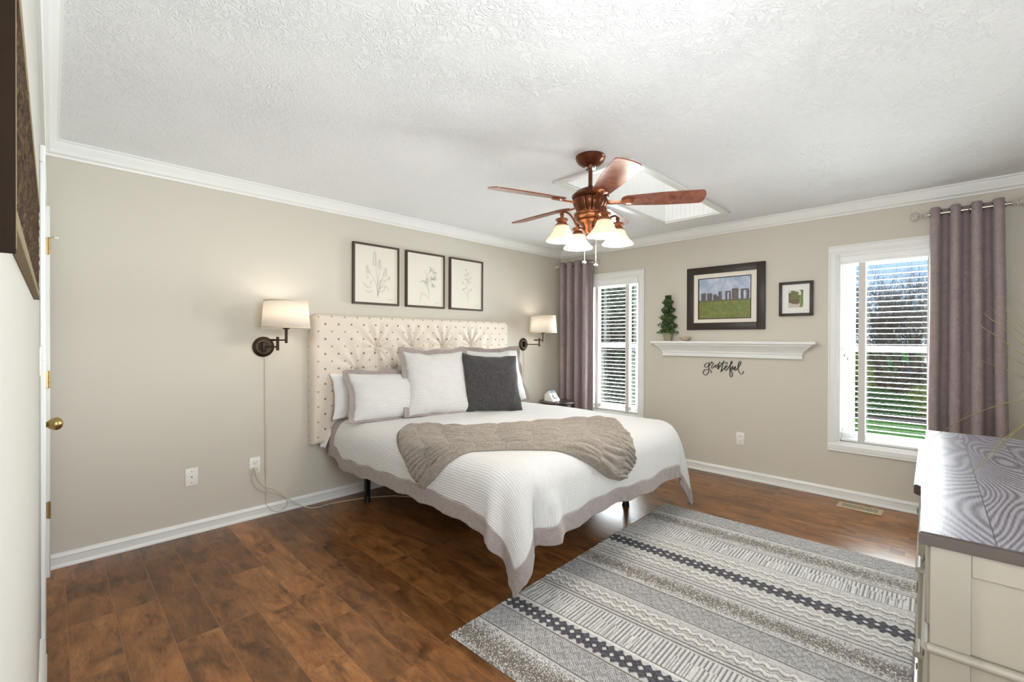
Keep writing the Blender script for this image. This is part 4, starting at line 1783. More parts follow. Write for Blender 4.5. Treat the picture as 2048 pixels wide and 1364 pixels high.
# ================================================================== CEILING FAN
fan = thing('ceiling_fan', 'copper and walnut ceiling fan with five blades and four lit glass shades', 'ceiling fan', (2.058, -2.287, 2.44))
FX, FY = 0, 0


def fz(z):
    return z - 2.44


bm = nb()
lathe(bm, [(0, 0), (.089, 0), (.091, fz(2.432)), (.086, fz(2.424)), (.087, fz(2.418)), (.078, fz(2.402)), (.058, fz(2.386)), (.036, fz(2.376)), (.034, fz(2.372)), (0, fz(2.372))], seg=56)
part('canopy', bm, 'fanmetal', fan, world=False)
bm = nb()
lathe(bm, [(.034, fz(2.376)), (.037, fz(2.369)), (.031, fz(2.361)), (.015, fz(2.359)), (.0, fz(2.359))], seg=40)
part('canopy_ring', bm, 'chrome', fan, world=False)
bm = nb()
cyl(bm, (0, 0, fz(2.37)), (0, 0, fz(2.235)), .0125, seg=20)
part('downrod', bm, 'fanmetal', fan, world=False)
bm = nb()
lathe(bm, [(.014, fz(2.262)), (.022, fz(2.250)), (.030, fz(2.246)), (.055, fz(2.240)), (.085, fz(2.226)), (.104, fz(2.208)), (.112, fz(2.200)), (.114, fz(2.193)), (.108, fz(2.190)), (.110, fz(2.184)), (.104, fz(2.182)), (.09, fz(2.180)), (0, fz(2.180))], seg=64)
part('motor_dome', bm, 'fanmetal', fan, world=False)
bm = nb()
fl = lambda a, i: 1 - .10 * (1 - abs(math.sin(a * 7.5)) ** .25) * (1 if 0 < i < 9 else 0)
lathe(bm, [(.098, fz(2.184)), (.104, fz(2.178)), (.108, fz(2.165)), (.106, fz(2.150)), (.100, fz(2.135)), (.093, fz(2.122)), (.086, fz(2.110)), (.081, fz(2.100)), (.080, fz(2.094)), (.080, fz(2.088))], seg=240, flute=fl)
part('motor_housing', bm, 'fanmetal', fan, world=False)
bm = nb()
lathe(bm, [(.078, fz(2.095)), (.097, fz(2.092)), (.102, fz(2.085)), (.097, fz(2.078)), (.094, fz(2.076)), (.100, fz(2.071)), (.099, fz(2.062)), (.088, fz(2.052)), (.078, fz(2.048)), (.084, fz(2.043)), (.080, fz(2.034)), (.062, fz(2.024)), (.050, fz(2.012)), (.044, fz(1.995)), (.036, fz(1.975)), (.026, fz(1.962)), (.030, fz(1.955)), (.022, fz(1.944)), (.010, fz(1.936)), (0, fz(1.934))], seg=64)
part('light_kit', bm, 'fanmetal_lt', fan, world=False)

PHI0 = 33
for k in range(5):
    az = math.radians(PHI0 + 72 * k)
    Rz = Matrix.Rotation(az, 3, 'Z')
    tiltm = Matrix.Rotation(math.radians(-13), 3, 'X')

    def T(v, droop=True):
        v = Vector(v)
        v = tiltm @ v
        v.z += fz(2.158)
        return Rz @ v
    bm = nb()
    # blade outline: narrower root, rounded tip
    pts = []
    r0, r1 = .185, .665
    for i in range(25):
        u = .5 - .5 * math.cos(PI * i / 24)
        x = r0 + (r1 - r0) * u
        hw = .052 + .018 * sstep(0, .6, u)
        if u < .08:
            hw *= math.sqrt(max(0, 1 - ((.08 - u) / .08) ** 2)) * .75 + .25
        if u > .93:
            q = (u - .93) / .07
            hw *= (1 - q ** 2.6 * .97) ** .42 if q < 1 else .45
        pts.append((x, hw))
    top = [(x, h_) for x, h_ in pts]
    bot = [(x + (.018 if i > 20 else 0) * 0, -h_) for i, (x, h_) in enumerate(pts)][::-1]
    out_ = top + bot
    A = [bm.verts.new(T((x, y, .0035))) for x, y in out_]
    B = [bm.verts.new(T((x, y, -.0035))) for x, y in out_]
    n_ = len(out_)
    for i in range(n_):
        bm.faces.new((A[i], A[(i + 1) % n_], B[(i + 1) % n_], B[i]))
    bm.faces.new(A)
    bm.faces.new(B[::-1])
    bl_ = part('blade', bm, 'fanwood', fan, world=False)
    bm = nb()
    iron = spline([(.085, 0, .012), (.115, 0, -.006), (.15, 0, -.008), (.19, 0, -.008), (.235, 0, -.008), (.268, 0, -.008)], 5)
    wd = []
    for i, p in enumerate(iron):
        u = i / (len(iron) - 1)
        wd.append(.014 + .016 * math.exp(-((u - .02) / .15) ** 2) + .022 * math.exp(-((u - .82) / .16) ** 2))
    prev = None
    for i, p in enumerate(iron):
        th = .010 - .004 * i / len(iron)
        w_ = wd[i] * (1 if i < len(iron) - 1 else .3)
        ring = [bm.verts.new(T(Vector((p.x, s * w_, p.z + t_)))) for s, t_ in ((-1, .001), (-.5, th * .3), (.5, th * .3), (1, .001), (.6, -th), (-.6, -th))]
        if prev:
            for q in range(6):
                bm.faces.new((prev[q], prev[(q + 1) % 6], ring[(q + 1) % 6], ring[q]))
        else:
            bm.faces.new(ring)
        prev = ring
    bm.faces.new(prev[::-1])
    part('blade_bracket', bm, 'fanmetal_lt', bl_, world=False)

for k in range(4):
    az = math.radians(-30 + 90 * k)
    ca, sa = math.cos(az), math.sin(az)

    def Q(r, z):
        return Vector((r * ca, r * sa, fz(z)))
    bm = nb()
    tube(bm, spline([Q(.030, 1.985), Q(.060, 1.990), Q(.085, 2.005), (Q(.110, 2.045)), Q(.135, 2.075), Q(.165, 2.088), Q(.183, 2.080), Q(.187, 2.062)], 5), .0062, 10)
    for r_, z in ((.055, 1.990), (.065, 1.992)):
        lathe(bm, [(0, -.006), (.011, -.004), (.013, 0), (.011, .004), (0, .006)], Q(r_, z), 14)
    lathe(bm, [(0, .014), (.009, .011), (.0125, 0), (.009, -.010), (.010, -.02), (.007, -.028)], Q(.187, 2.070), 16)
    arm = part('light_arm', bm, 'fanmetal', fan, world=False)
    c = Q(.187, 1.915)
    bm = nb()
    lathe(bm, [(0, .135), (.020, .134), (.036, .128), (.039, .122), (.030, .114), (.026, .108), (.032, .102), (.034, .094), (.042, .090), (.042, .086), (0, .086)], c, 30)
    part('fitter', bm, 'fanmetal_lt', arm, world=False)
    bm = nb()
    lathe(bm, [(.038, .088), (.043, .078), (.050, .060), (.058, .044), (.066, .032), (.078, .018), (.088, .008), (.094, .0), (.0945, -.004)], c, 48, caps=False)
    gsh = part('glass_shade', bm, 'alabaster', arm, world=False, mods=[('SOLIDIFY', dict(thickness=.003, offset=0))])
    bm = nb()
    lathe(bm, [(.010, .075), (.012, .062), (.019, .045), (.021, .030), (.016, .014), (.006, .002), (0, -.002)], c, 20)
    part('bulb', bm, 'bulb', arm, world=False)
    lamp('fan_light', 'POINT', c + Vector((0, 0, -.035)), 6.8, (1, .96, .90), size=.05, parent=fan)

for (x, y), zb_ in (((-.025, -.024), 1.800), ((.026, .022), 1.783)):
    bm = nb()
    tube(bm, [(x, y, fz(1.965)), (x, y, fz(zb_))], .0011, 6)
    pc_ = part('pull_chain', bm, 'nickel', fan, world=False)
    bm = nb()
    lathe(bm, [(.0, .004), (.004, 0), (.011, -.006), (.0125, -.010), (.009, -.014), (.0, -.016)], (x, y, fz(zb_)), 18)
    part('chain_pull', bm, 'crystal', pc_, world=False)
# ================================================================== PICTURES
def strokes_obj(name, strokes, mat, parent, place, w=.0016):
    """flat pen strokes lying on the paper; place(u, v) -> world point, strokes as (points, width)"""
    bm = nb()
    for pts, ww in strokes:
        P = [Vector((p[0], p[1], 0)) for p in (spline([(q[0], q[1], 0) for q in pts], 5) if len(pts) > 2 else [(q[0], q[1], 0) for q in pts])]
        n = len(P)
        L = []
        for i, p in enumerate(P):
            t = (P[min(i + 1, n - 1)] - P[max(i - 1, 0)])
            if t.length < 1e-7:
                t = Vector((1, 0, 0))
            t.normalize()
            s_ = Vector((-t.y, t.x, 0)) * ww * (.35 + .65 * math.sin(PI * (i + .5) / n)) * .5
            L.append((bm.verts.new(place(*(p + s_)[:2])), bm.verts.new(place(*(p - s_)[:2]))))
        for a, b in zip(L[:-1], L[1:]):
            bm.faces.new((a[0], b[0], b[1], a[1]))
    return part(name, bm, mat, parent, smooth=0, norm=False)


def sprig_strokes(kind):
    rnd = random.Random(kind * 7 + 1)
    st = []

    def stem(p, q, bend=.1, w=.0026):
        m_ = ((p[0] + q[0]) / 2 + bend * (q[1] - p[1]), (p[1] + q[1]) / 2 - bend * (q[0] - p[0]))
        st.append(([p, m_, q], w))

    def spike(c, h, w_, n, ang=0.):
        for i in range(n):
            u = i / n
            for s_ in (-1, 1):
                x = c[0] + s_ * w_ * (1 - u * .7) * .5 + u * h * math.sin(ang)
                y = c[1] + u * h * math.cos(ang)
                r_ = w_ * (.34 - .15 * u)
                st.append(([(x + r_ * math.cos(a), y + r_ * math.sin(a)) for a in (0, 1.4, 2.8, 4.2, 5.6)], .0022))

    def leaf(p, q, w_=.012, bend=.2):
        d_ = Vector((q[0] - p[0], q[1] - p[1]))
        nrm = Vector((-d_.y, d_.x)).normalized()
        m_ = Vector(p) + d_ * .5 + nrm * bend * d_.length
        st.append(([p, tuple(m_ + nrm * w_ * .5), q], .0022))
        st.append(([p, tuple(m_ - nrm * w_ * .5), q], .0022))
    if kind == 0:
        b = (.01, -.195)
        for q, bd in (((-.018, .10), .03), ((.03, .06), -.04), ((-.075, .03), .10), ((.075, .02), -.06), ((.115, -.02), -.12)):
            stem(b, q, bd)
        spike((-.018, .085), .125, .028, 9)
        spike((.028, .06), .085, .024, 7)
        spike((-.08, .01), .07, .024, 6, -.2)
        spike((.078, .0), .08, .024, 6, .2)
        spike((.118, -.03), .03, .018, 3, .3)
        for p, q, bd in (((-.05, -.11), (-.13, -.075), .2), ((-.04, -.14), (-.11, -.15), .2), ((.02, -.13), (.13, -.13), .35), ((.02, -.15), (.09, -.09), -.2), ((-.07, -.03), (-.10, -.02), .2), ((.02, -.06), (.09, -.05), .2), ((.03, -.12), (.05, -.05), .2), ((-.06, -.09), (-.04, -.05), .2)):
            leaf(p, q, .012, bd)
    elif kind == 1:
        b = (.035, -.20)
        stem(b, (.015, .02), .04, .0030)
        stem((.015, .02), (.06, .10), -.1)
        stem((.012, .0), (-.015, .10), .1)
        stem((.02, .02), (.105, .0), -.1)
        stem((.02, .01), (.09, -.06), -.1)
        spike((.012, -.03), .055, .022, 5)
        for c in ((.062, .11), (.105, .03), (.085, -.045), (.10, .08), (.07, .02)):
            for i in range(6):
                a = i * PI / 3 + rnd.random()
                leaf(c, (c[0] + .030 * math.cos(a), c[1] + .030 * math.sin(a)), .009, .05)
        leaf((.025, -.10), (-.085, -.02), .012, -.35)
        leaf((.03, -.16), (-.07, -.20), .02, -.5)
        leaf((.0, -.06), (-.05, .0), .01, -.3)
    else:
        b = (.02, -.205)
        stem(b, (-.01, .15), .03)
        for p, q, bd in (((.005, -.03), (-.055, .02), .1), ((.0, .0), (.05, .07), -.1), ((.012, -.11), (.055, -.05), -.15), ((.01, -.15), (-.04, -.06), .1), ((.0, .04), (.045, .02), -.1), ((.005, .08), (-.02, .11), .1)):
            stem(p, q, bd)
        for c in ((-.01, .16), (-.02, .10), (.02, .12), (.05, .08), (.045, .03), (-.055, .02), (.012, .06), (-.045, -.05), (-.02, .06), (.058, -.045)):
            spike((c[0], c[1] - .008), .020, .016, 2)
        leaf((.0, -.02), (-.05, -.045), .01, .2)
    for k in range(3):
        st.append(([(.105 + k * .018, -.214), (.112 + k * .018, -.205), (.118 + k * .018, -.216), (.124 + k * .018, -.208)], .0018))
    return st


labs = ['slim dark framed botanical sketch of lavender-like flower spikes, farthest from the window',
        'slim dark framed botanical sketch of a drooping lily-like stem, middle of the three',
        'slim dark framed botanical sketch of a sparse budding stem, nearest the corner lamp']
for k, yc in enumerate((-2.602, -2.086, -1.578)):
    t = thing('framed_sketch', labs[k], 'picture', (0, yc, 1.880), group='botanical sketches above the headboard')
    bm = nb()
    w_, h_, f_ = .222, .2635, .017
    box(bm, 0, .030, yc - w_, yc - w_ + f_, 1.88 - h_, 1.88 + h_, .0015, 1)
    box(bm, 0, .030, yc + w_ - f_, yc + w_, 1.88 - h_, 1.88 + h_, .0015, 1)
    box(bm, 0, .030, yc - w_ + f_, yc + w_ - f_, 1.88 + h_ - f_, 1.88 + h_, .0015, 1)
    box(bm, 0, .030, yc - w_ + f_, yc + w_ - f_, 1.88 - h_, 1.88 - h_ + f_, .0015, 1)
    part('frame', bm, 'frame_slim', t)
    bm = nb()
    box(bm, .002, .020, yc - w_ + f_, yc + w_ - f_, 1.88 - h_ + f_, 1.88 + h_ - f_)
    ar = part('print', bm, 'paper', t)
    strokes_obj('drawing', sprig_strokes(k), 'ink', ar, lambda u, v, yc=yc: (.0206, yc + u, 1.88 + v))


def picture_frame(t, x0, x1, z0, z1, fw_, dep, mat, prof=True):
    bm = nb()
    for a, b, c, d_ in ((x0, x0 + fw_, z0, z1), (x1 - fw_, x1, z0, z1), (x0 + fw_, x1 - fw_, z1 - fw_, z1), (x0 + fw_, x1 - fw_, z0, z0 + fw_)):
        box(bm, a, b, -dep, 0, c, d_, .003 if prof else .0015, 2)
    return part('frame', bm, mat, t)


def grid_pic(name, fn, x0, x1, z0, z1, y, nx_, nz_, parent):
    u, v = np.meshgrid(np.linspace(0, 1, nx_ + 1), np.linspace(0, 1, nz_ + 1), indexing='ij')
    Cc = fn(u, v)
    P_ = np.stack([x0 + (x1 - x0) * u, np.full_like(u, y), z0 + (z1 - z0) * v], -1)
    loc = np.array(parent.location[:])
    me_ = np_grid_mesh(name, P_ - loc, Cc, nx_, nz_)
    me_.materials.append(M['photo'])
    o_ = bpy.data.objects.new(name, me_)
    COL.objects.link(o_)
    o_.parent = parent
    return o_


def stones_pic(u, v):
    """generic meadow with a row of upright rocks under a cloudy sky"""
    nz1 = smooth_noise(u.shape, 9, 21)
    nz2 = smooth_noise(u.shape, 3, 22)
    nz3 = smooth_noise(u.shape, 26, 23)
    sky = hexlin([178, 188, 204]) * (1 - v[..., None]) + hexlin([150, 166, 194]) * v[..., None]
    cl = np.clip((nz3 * .6 + nz1 * .4 - .35) * 2.2, 0, 1)[..., None]
    out_c = sky * (1 - cl) + hexlin([196, 202, 212]) * cl
    gr = hexlin([124, 132, 66]) * (1 - .35 * nz2[..., None]) * (.85 + .3 * nz1[..., None])
    m_ = (v < .425)[..., None]
    out_c = np.where(m_, gr, out_c)
    hz = ((v >= .425) & (v < .455))[..., None]
    out_c = np.where(hz, hexlin([92, 100, 78]), out_c)
    rk = [(.045, .135, .44, .64), (.165, .26, .44, .63), (.29, .36, .44, .60), (.395, .455, .44, .67), (.36, .40, .46, .55), (.53, .565, .45, .64), (.60, .635, .45, .645), (.655, .775, .44, .72), (.82, .87, .45, .68), (.925, .975, .45, .66)]
    for a, b, c_, d_ in rk:
        mk = (u > a - .008 * nz2) & (u < b + .008 * nz1) & (v > c_ - .01) & (v < d_ + .02 * (nz2 - .5))
        out_c = np.where(mk[..., None], hexlin([98, 90, 88]) * (.65 + .7 * nz2[..., None]), out_c)
    for a, b, c_, d_ in ((.525, .64, .635, .665), (.82, .965, .66, .70)):
        mk = (u > a) & (u < b) & (v > c_) & (v < d_)
        out_c = np.where(mk[..., None], hexlin([92, 84, 80]) * (.7 + .6 * nz2[..., None]), out_c)
    return out_c


def tree_pic(u, v):
    nz1 = smooth_noise(u.shape, 6, 31)
    nz2 = smooth_noise(u.shape, 2, 32)
    out_c = np.tile(hexlin([216, 214, 210]), u.shape + (1,))
    g = hexlin([104, 104, 56]) * (.5 + .9 * nz2[..., None])
    r_ = hexlin([104, 84, 66]) * (.5 + .9 * nz2[..., None])
    m1 = (np.hypot((u - .35) / .45, (v - .5) / .45) < .8 + .3 * nz1) | (u > .75 + .12 * nz1)
    out_c = np.where(m1[..., None], np.where((v > .45)[..., None], g, r_), out_c)
    m2 = (v < .25 - .2 * u + .08 * nz1)
    out_c = np.where(m2[..., None], hexlin([196, 184, 172]), out_c)
    m3 = (u > .72) & (v < .7)
    out_c = np.where((m3 & (nz2 > .35))[..., None], hexlin([110, 136, 66]) * (.6 + .6 * nz1[..., None]), out_c)
    return out_c


t = thing('framed_photograph', 'large dark framed photograph of upright stones in a green field above the shelf', 'picture', (2.04, 0, 1.727))
picture_frame(t, 1.676, 2.404, 1.415, 2.041, .070, .028, 'frame_dark')
bm = nb()
for a, b, c, d_ in ((1.745, 1.787, 1.484, 1.972), (2.287, 2.336, 1.484, 1.972), (1.787, 2.287, 1.930, 1.972), (1.787, 2.287, 1.484, 1.520)):
    box(bm, a, b, -.018, -.004, c, d_)
part('mat_board', bm, 'mat_board', t)
bm = nb()
box(bm, 1.780, 2.294, -.012, -.002, 1.512, 1.936)
part('inner_mat', bm, 'frame_dark', t)
grid_pic('photo', stones_pic, 1.798, 2.278, 1.529, 1.922, -.0125, 170, 130, t)

t = thing('framed_photograph', 'small square dark framed photo with a wide white mat, above the shelf end', 'picture', (2.648, 0, 1.678))
picture_frame(t, 2.518, 2.778, 1.528, 1.830, .024, .030, 'frame_dark')
bm = nb()
for a, b, c, d_ in ((2.54, 2.592, 1.55, 1.808), (2.704, 2.756, 1.55, 1.808), (2.592, 2.704, 1.756, 1.808), (2.592, 2.704, 1.55, 1.602)):
    box(bm, a, b, -.016, -.004, c, d_)
part('mat_board', bm, 'mat_white', t)
grid_pic('photo', tree_pic, 2.590, 2.706, 1.600, 1.758, -.0118, 60, 80, t)

# ------------------------------------------------------------------ shelf and what stands on it
ms_ = thing('mantel_shelf', 'long white moulded wall shelf holding the topiary and the bowl', 'shelf', (2.04, 0, 1.145))
bm = nb()
prof_ = [(1.145, .026), (1.150, .030), (1.158, .030), (1.161, .025), (1.182, .025), (1.186, .031), (1.196, .033), (1.199, .029), (1.210, .036), (1.226, .048), (1.246, .064), (1.262, .080), (1.270, .082), (1.272, .088), (1.276, .090), (1.278, .104), (1.281, .106), (1.300, .106), (1.302, .104)]
prev = None
bx0, bx1 = 1.416, 2.682
for z, d_ in prof_:
    e_ = (d_ - .026) * 1.32
    ring = [bm.verts.new(q) for q in ((bx0 - e_, 0, z), (bx0 - e_, -d_, z), (bx1 + .018 + e_, -d_, z), (bx1 + .018 + e_, 0, z))]
    if prev:
        for q in range(4):
            bm.faces.new((prev[q], prev[(q + 1) % 4], ring[(q + 1) % 4], ring[q]))
    else:
        bm.faces.new(ring[::-1])
    prev = ring
bm.faces.new(prev)
part('moulded_body', bm, 'trim', ms_, smooth=25)

tp = thing('topiary_plant', 'small cone-shaped green topiary in a sage clay pot on the shelf', 'potted plant', (1.487, -.054, 1.302))
bm = nb()
lathe(bm, [(0, 0), (.036, 0), (.048, .070), (.051, .072), (.051, .086), (.046, .087), (.043, .078), (0, .078)], (1.487, -.054, 1.302), 32)
part('pot', bm, 'greybody', tp)
bm = nb()
tube(bm, [(1.487, -.054, 1.375), (1.488, -.055, 1.74)], [.006, .002], 6)
part('stem', bm, 'bark_dark', tp)
bm = nb()


def topf(r):
    z = r.random()
    rad = (.082 * (1 - z) ** .75 + .028) * (.82 + .25 * math.sin(z * 31 + 1))
    a = r.uniform(0, 2 * PI)
    q = rad * r.random() ** .3
    y_ = -.054 - q * math.sin(a)
    return (1.487 + q * math.cos(a), min(-.010, y_ * 1.0), 1.382 + z * .395)


leaves(bm, topf, 1500, .0135, 5, .5)
part('foliage', bm, 'leaf_topiary', tp, smooth=0, norm=False)

bm = nb()
lathe(bm, [(.0, .0), (.018, .0), (.030, .006), (.045, .020), (.056, .036), (.0585, .043), (.056, .042), (.042, .022), (.026, .010), (0, .006)], (1.668, -.055, 1.302), 36)
for v in bm.verts:
    if v.co.z > 1.335:
        v.co.z += .006 * math.sin((v.co.x - 1.668) * 55)
o = part('trinket_bowl', bm, 'shell')
tag(o, 'small wavy-rimmed beige bowl on the shelf beside the topiary', 'bowl')

gs_ = [
    [ (1.8990, 1.0920), (1.8920, 1.0830), (1.8760, 1.0820), (1.8610, 1.0720), (1.8510, 1.0580), (1.8540, 1.0450), (1.8670, 1.0400), (1.8800, 1.0460), (1.8910, 1.0600), (1.8950, 1.0740), (1.8970, 1.0880), (1.8940, 1.0670), (1.8940, 1.0390), (1.8930, 1.0130), (1.8880, 0.9890), (1.8780, 0.9710), (1.8620, 0.9620), (1.8470, 0.9680), (1.8390, 0.9820), (1.8400, 0.9980), (1.8530, 1.0130), (1.8740, 1.0210), (1.8970, 1.0210), (1.9120, 1.0130), (1.9170, 1.0000), (1.9160, 0.9840) ],
    [ (1.8950, 1.0560), (1.9060, 1.0700), (1.9170, 1.0860), (1.9220, 1.0990), (1.9250, 1.0900), (1.9390, 1.0840), (1.9310, 1.0680), (1.9220, 1.0520), (1.9190, 1.0400), (1.9250, 1.0320), (1.9350, 1.0380), (1.9490, 1.0550), (1.9590, 1.0650) ],
    [ (1.9940, 1.0800), (1.9830, 1.0770), (1.9670, 1.0650), (1.9570, 1.0530), (1.9590, 1.0450), (1.9690, 1.0470), (1.9830, 1.0590), (1.9930, 1.0760), (1.9870, 1.0570), (1.9800, 1.0310), (1.9840, 1.0290), (1.9940, 1.0460), (2.0070, 1.0670), (2.0250, 1.0860) ],
    [ (2.0380, 1.1120), (2.0300, 1.0860), (2.0230, 1.0520), (2.0150, 1.0210), (2.0090, 1.0010), (2.0190, 1.0150), (2.0320, 1.0290), (2.0450, 1.0390) ],
    [ (2.0000, 1.1000), (1.9930, 1.0940), (1.9960, 1.0880), (2.0120, 1.0860), (2.0270, 1.0880), (2.0400, 1.0950), (2.0560, 1.0980), (2.0680, 1.0950), (2.0710, 1.0870), (2.0630, 1.0810), (2.0580, 1.0830) ],
    [ (2.0450, 1.0390), (2.0580, 1.0490), (2.0690, 1.0590), (2.0670, 1.0660), (2.0570, 1.0630), (2.0480, 1.0500), (2.0450, 1.0340), (2.0520, 1.0210), (2.0630, 1.0240), (2.0760, 1.0400), (2.0890, 1.0590), (2.0970, 1.0730) ],
    [ (2.0970, 1.0730), (2.1090, 1.0850), (2.1150, 1.0990), (2.1130, 1.1080), (2.1070, 1.1070), (2.1010, 1.0910), (2.0970, 1.0590), (2.0950, 1.0230), (2.0940, 0.9910), (2.0970, 0.9660), (2.1050, 0.9580), (2.1140, 0.9670), (2.1160, 0.9880), (2.1100, 1.0100), (2.1020, 1.0280), (2.1060, 1.0390), (2.1140, 1.0510), (2.1230, 1.0630) ],
    [ (2.1230, 1.0630), (2.1200, 1.0490), (2.1180, 1.0330), (2.1230, 1.0280), (2.1320, 1.0410), (2.1460, 1.0620), (2.1420, 1.0430), (2.1400, 1.0280), (2.1470, 1.0240), (2.1570, 1.0350), (2.1690, 1.0510) ],
    [ (2.1690, 1.0510), (2.1820, 1.0720), (2.1920, 1.0930), (2.1940, 1.1080), (2.1860, 1.1110), (2.1760, 1.0990), (2.1690, 1.0740), (2.1690, 1.0490), (2.1730, 1.0250), (2.1830, 1.0030), (2.1940, 0.9900), (2.2080, 0.9950), (2.2160, 1.0070), (2.2130, 1.0200) ],

]
bm = nb()
for st in gs_:
    pts = spline([(x, -.006, z) for x, z in st], 5)
    n_ = len(pts)
    rad = []
    for i, p in enumerate(pts):
        q = pts[min(i + 1, n_ - 1)] - pts[max(i - 1, 0)]
        vert_ = abs(q.z) / (q.length + 1e-9)
        rad.append(.0020 + .0017 * vert_)
    tube(bm, pts, rad, 8)
o = part('word_sign', bm, 'black')
tag(o, 'black script metal word grateful mounted below the white shelf', 'wall sign')
# ================================================================== CURTAINS
def curtain(name, label, x0, x1, xb0, xb1, rz, ry, periods, seed, fin0, fin1, group='mauve curtain panels'):
    t = thing('curtain', label, 'curtain', ((x0 + x1) / 2, ry, 0), group=group)
    bm = nb()
    zt = rz + .040
    zbm = .025

    def f(u, v):
        z = zt + (zbm - zt) * v
        g = v
        xa, xb_ = x0 + (xb0 - x0) * g, x1 + (xb1 - x1) * g
        ph = u * periods * 2 * PI - .5
        x = xa + (xb_ - xa) * u - .012 * math.sin(2 * ph) * (.6 + .4 * v)
        amp = .054 * (1 - .25 * v * math.sin(u * 9 + seed)) + .004 * vnoise(u * 6, v * 5, seed)
        y = ry - amp * math.sin(ph)
        x += .006 * vnoise(u * 5, v * 4 + seed) * v
        return (x, min(y, -.022), z)
    sheet(bm, 40 * int(periods + 1), 40, f)
    part('panel', bm, 'curtain', t, smooth=180, mods=[('SOLIDIFY', dict(thickness=.0025, offset=0))])
    # rings where the cloth crosses the rod
    k = 0
    while True:
        u = (k * PI + .5) / (periods * 2 * PI)
        if u > 1:
            break
        if u >= 0:
            x = x0 + (x1 - x0) * u
            bm = nb()
            sgn = 1 if k % 2 == 0 else -1
            nrm = Vector((1, -sgn * .25 * -1, 0)).normalized()
            A_ = nrm.orthogonal().normalized()
            B_ = nrm.cross(A_)
            tube(bm, [Vector((x, ry, rz)) + (A_ * math.cos(a) + B_ * math.sin(a)) * .023 for a in [2 * PI * i / 20 for i in range(20)]], .0038, 8, closed=True)
            part('grommet', bm, 'nickel', t)
        k += 1
    return t


def rod(label, x0, x1, rz, ry, b0):
    t = thing('curtain_rod', label, 'curtain rod', ((x0 + x1) / 2, ry, rz))
    bm = nb()
    cyl(bm, (x0, ry, rz), (x1, ry, rz), .0115, seg=20)
    part('rod', bm, 'nickel', t)
    for sg, x in ((-1, x0), (1, x1)):
        bm = nb()
        R_ = Matrix.Rotation(sg * PI / 2, 3, 'Y')
        lathe(bm, [(.014, -.004), (.017, 0), (.014, .006), (.009, .010), (.009, .018), (.016, .022), (.018, .027), (.013, .031), (.016, .038), (.027, .048), (.032, .060), (.033, .074), (.031, .078), (.026, .084), (.012, .092), (0, .094)], (x, ry, rz), 8, R_)
        part('finial', bm, 'crystal', t, smooth=20)
    for x in b0:
        bm = nb()
        box(bm, x - .012, x + .012, -.006, 0, rz - .04, rz + .03, .002, 1)
        tube(bm, [(x, -.004, rz - .018), (x, ry * .6, rz - .022), (x, ry, rz - .016)], .006, 10)
        tube(bm, [Vector((x, ry + .016 * math.cos(a), rz + .016 * math.sin(a))) for a in [PI + PI * i / 8 for i in range(9)]], .004, 8)
        part('bracket', bm, 'nickel', t)
    return t


curtain('c', 'mauve-grey grommet curtain bunched in the room corner beside the bedside window', .080, .548, .085, .542, 2.236, -.095, 4.0, 1, 0, 0)
rod('short nickel rod carrying the curtain in the room corner', .078, .560, 2.236, -.095, (.30,))
curtain('c', 'mauve-grey grommet curtain hanging behind the dresser', 3.512, 3.890, 3.500, 3.925, 2.236, -.095, 3.6, 4, 0, 0)
rod('short nickel rod with crystal ends above the dresser-side window', 3.500, 3.925, 2.236, -.095, (3.72,))

# ================================================================== BEDSIDE TABLE AND DEVICE
NT = (.265, -.385)
t = thing('bedside_table', 'round dark wood pedestal table in the corner beside the bed', 'side table', (NT[0], NT[1], 0))
bm = nb()
lathe(bm, [(0, .556), (.195, .556), (.208, .562), (.212, .570), (.212, .578), (.206, .584), (0, .585)], (*NT, 0), 56)
part('table_top', bm, 'tabletop', t)
bm = nb()
lathe(bm, [(0, .50), (.165, .50), (.172, .505), (.172, .556), (0, .556)], (*NT, 0), 48)
part('apron', bm, 'tabletop', t)
bm = nb()
lathe(bm, [(.02, .06), (.045, .08), (.055, .13), (.04, .20), (.028, .24), (.04, .28), (.034, .33), (.026, .42), (.045, .47), (.06, .50)], (*NT, 0), 32)
part('pedestal', bm, 'tabletop', t)
for k in range(3):
    a = .6 + k * 2 * PI / 3
    bm = nb()
    p = lambda r, z: (NT[0] + r * math.cos(a), NT[1] + r * math.sin(a), z)
    tube(bm, spline([p(.02, .12), p(.07, .11), p(.13, .05), p(.175, .020)], 4), .018, 10)
    part('leg', bm, 'tabletop', t)

dv = thing('bedside_clock', 'white wedge-shaped device with blue display and round dial on the bedside table', 'bedside device', (.245, -.455, .5852), (0, 0, math.radians(-6)))
bm = nb()
prism(bm, [(-.07, 0), (.065, 0), (.075, .010), (.072, .022), (-.012, .112), (-.024, .112), (-.07, .075)], 'y', -.062, .062)
bmesh.ops.bevel(bm, geom=list(bm.edges), offset=.004, segments=2, affect='EDGES')
part('body', bm, 'plastic', dv, world=False)
S0, S1 = Vector((.072, 0, .022)), Vector((-.012, 0, .112))
sd = (S1 - S0).normalized()
sn = Vector((sd.z, 0, -sd.x)) if sd.z > 0 else Vector((-sd.z, 0, sd.x))
sn = Vector((.09, 0, .084)).normalized()


def onface(u, v, h=.001):
    q = S0 + sd * u + sn * h
    return Vector((q.x, v, q.z))


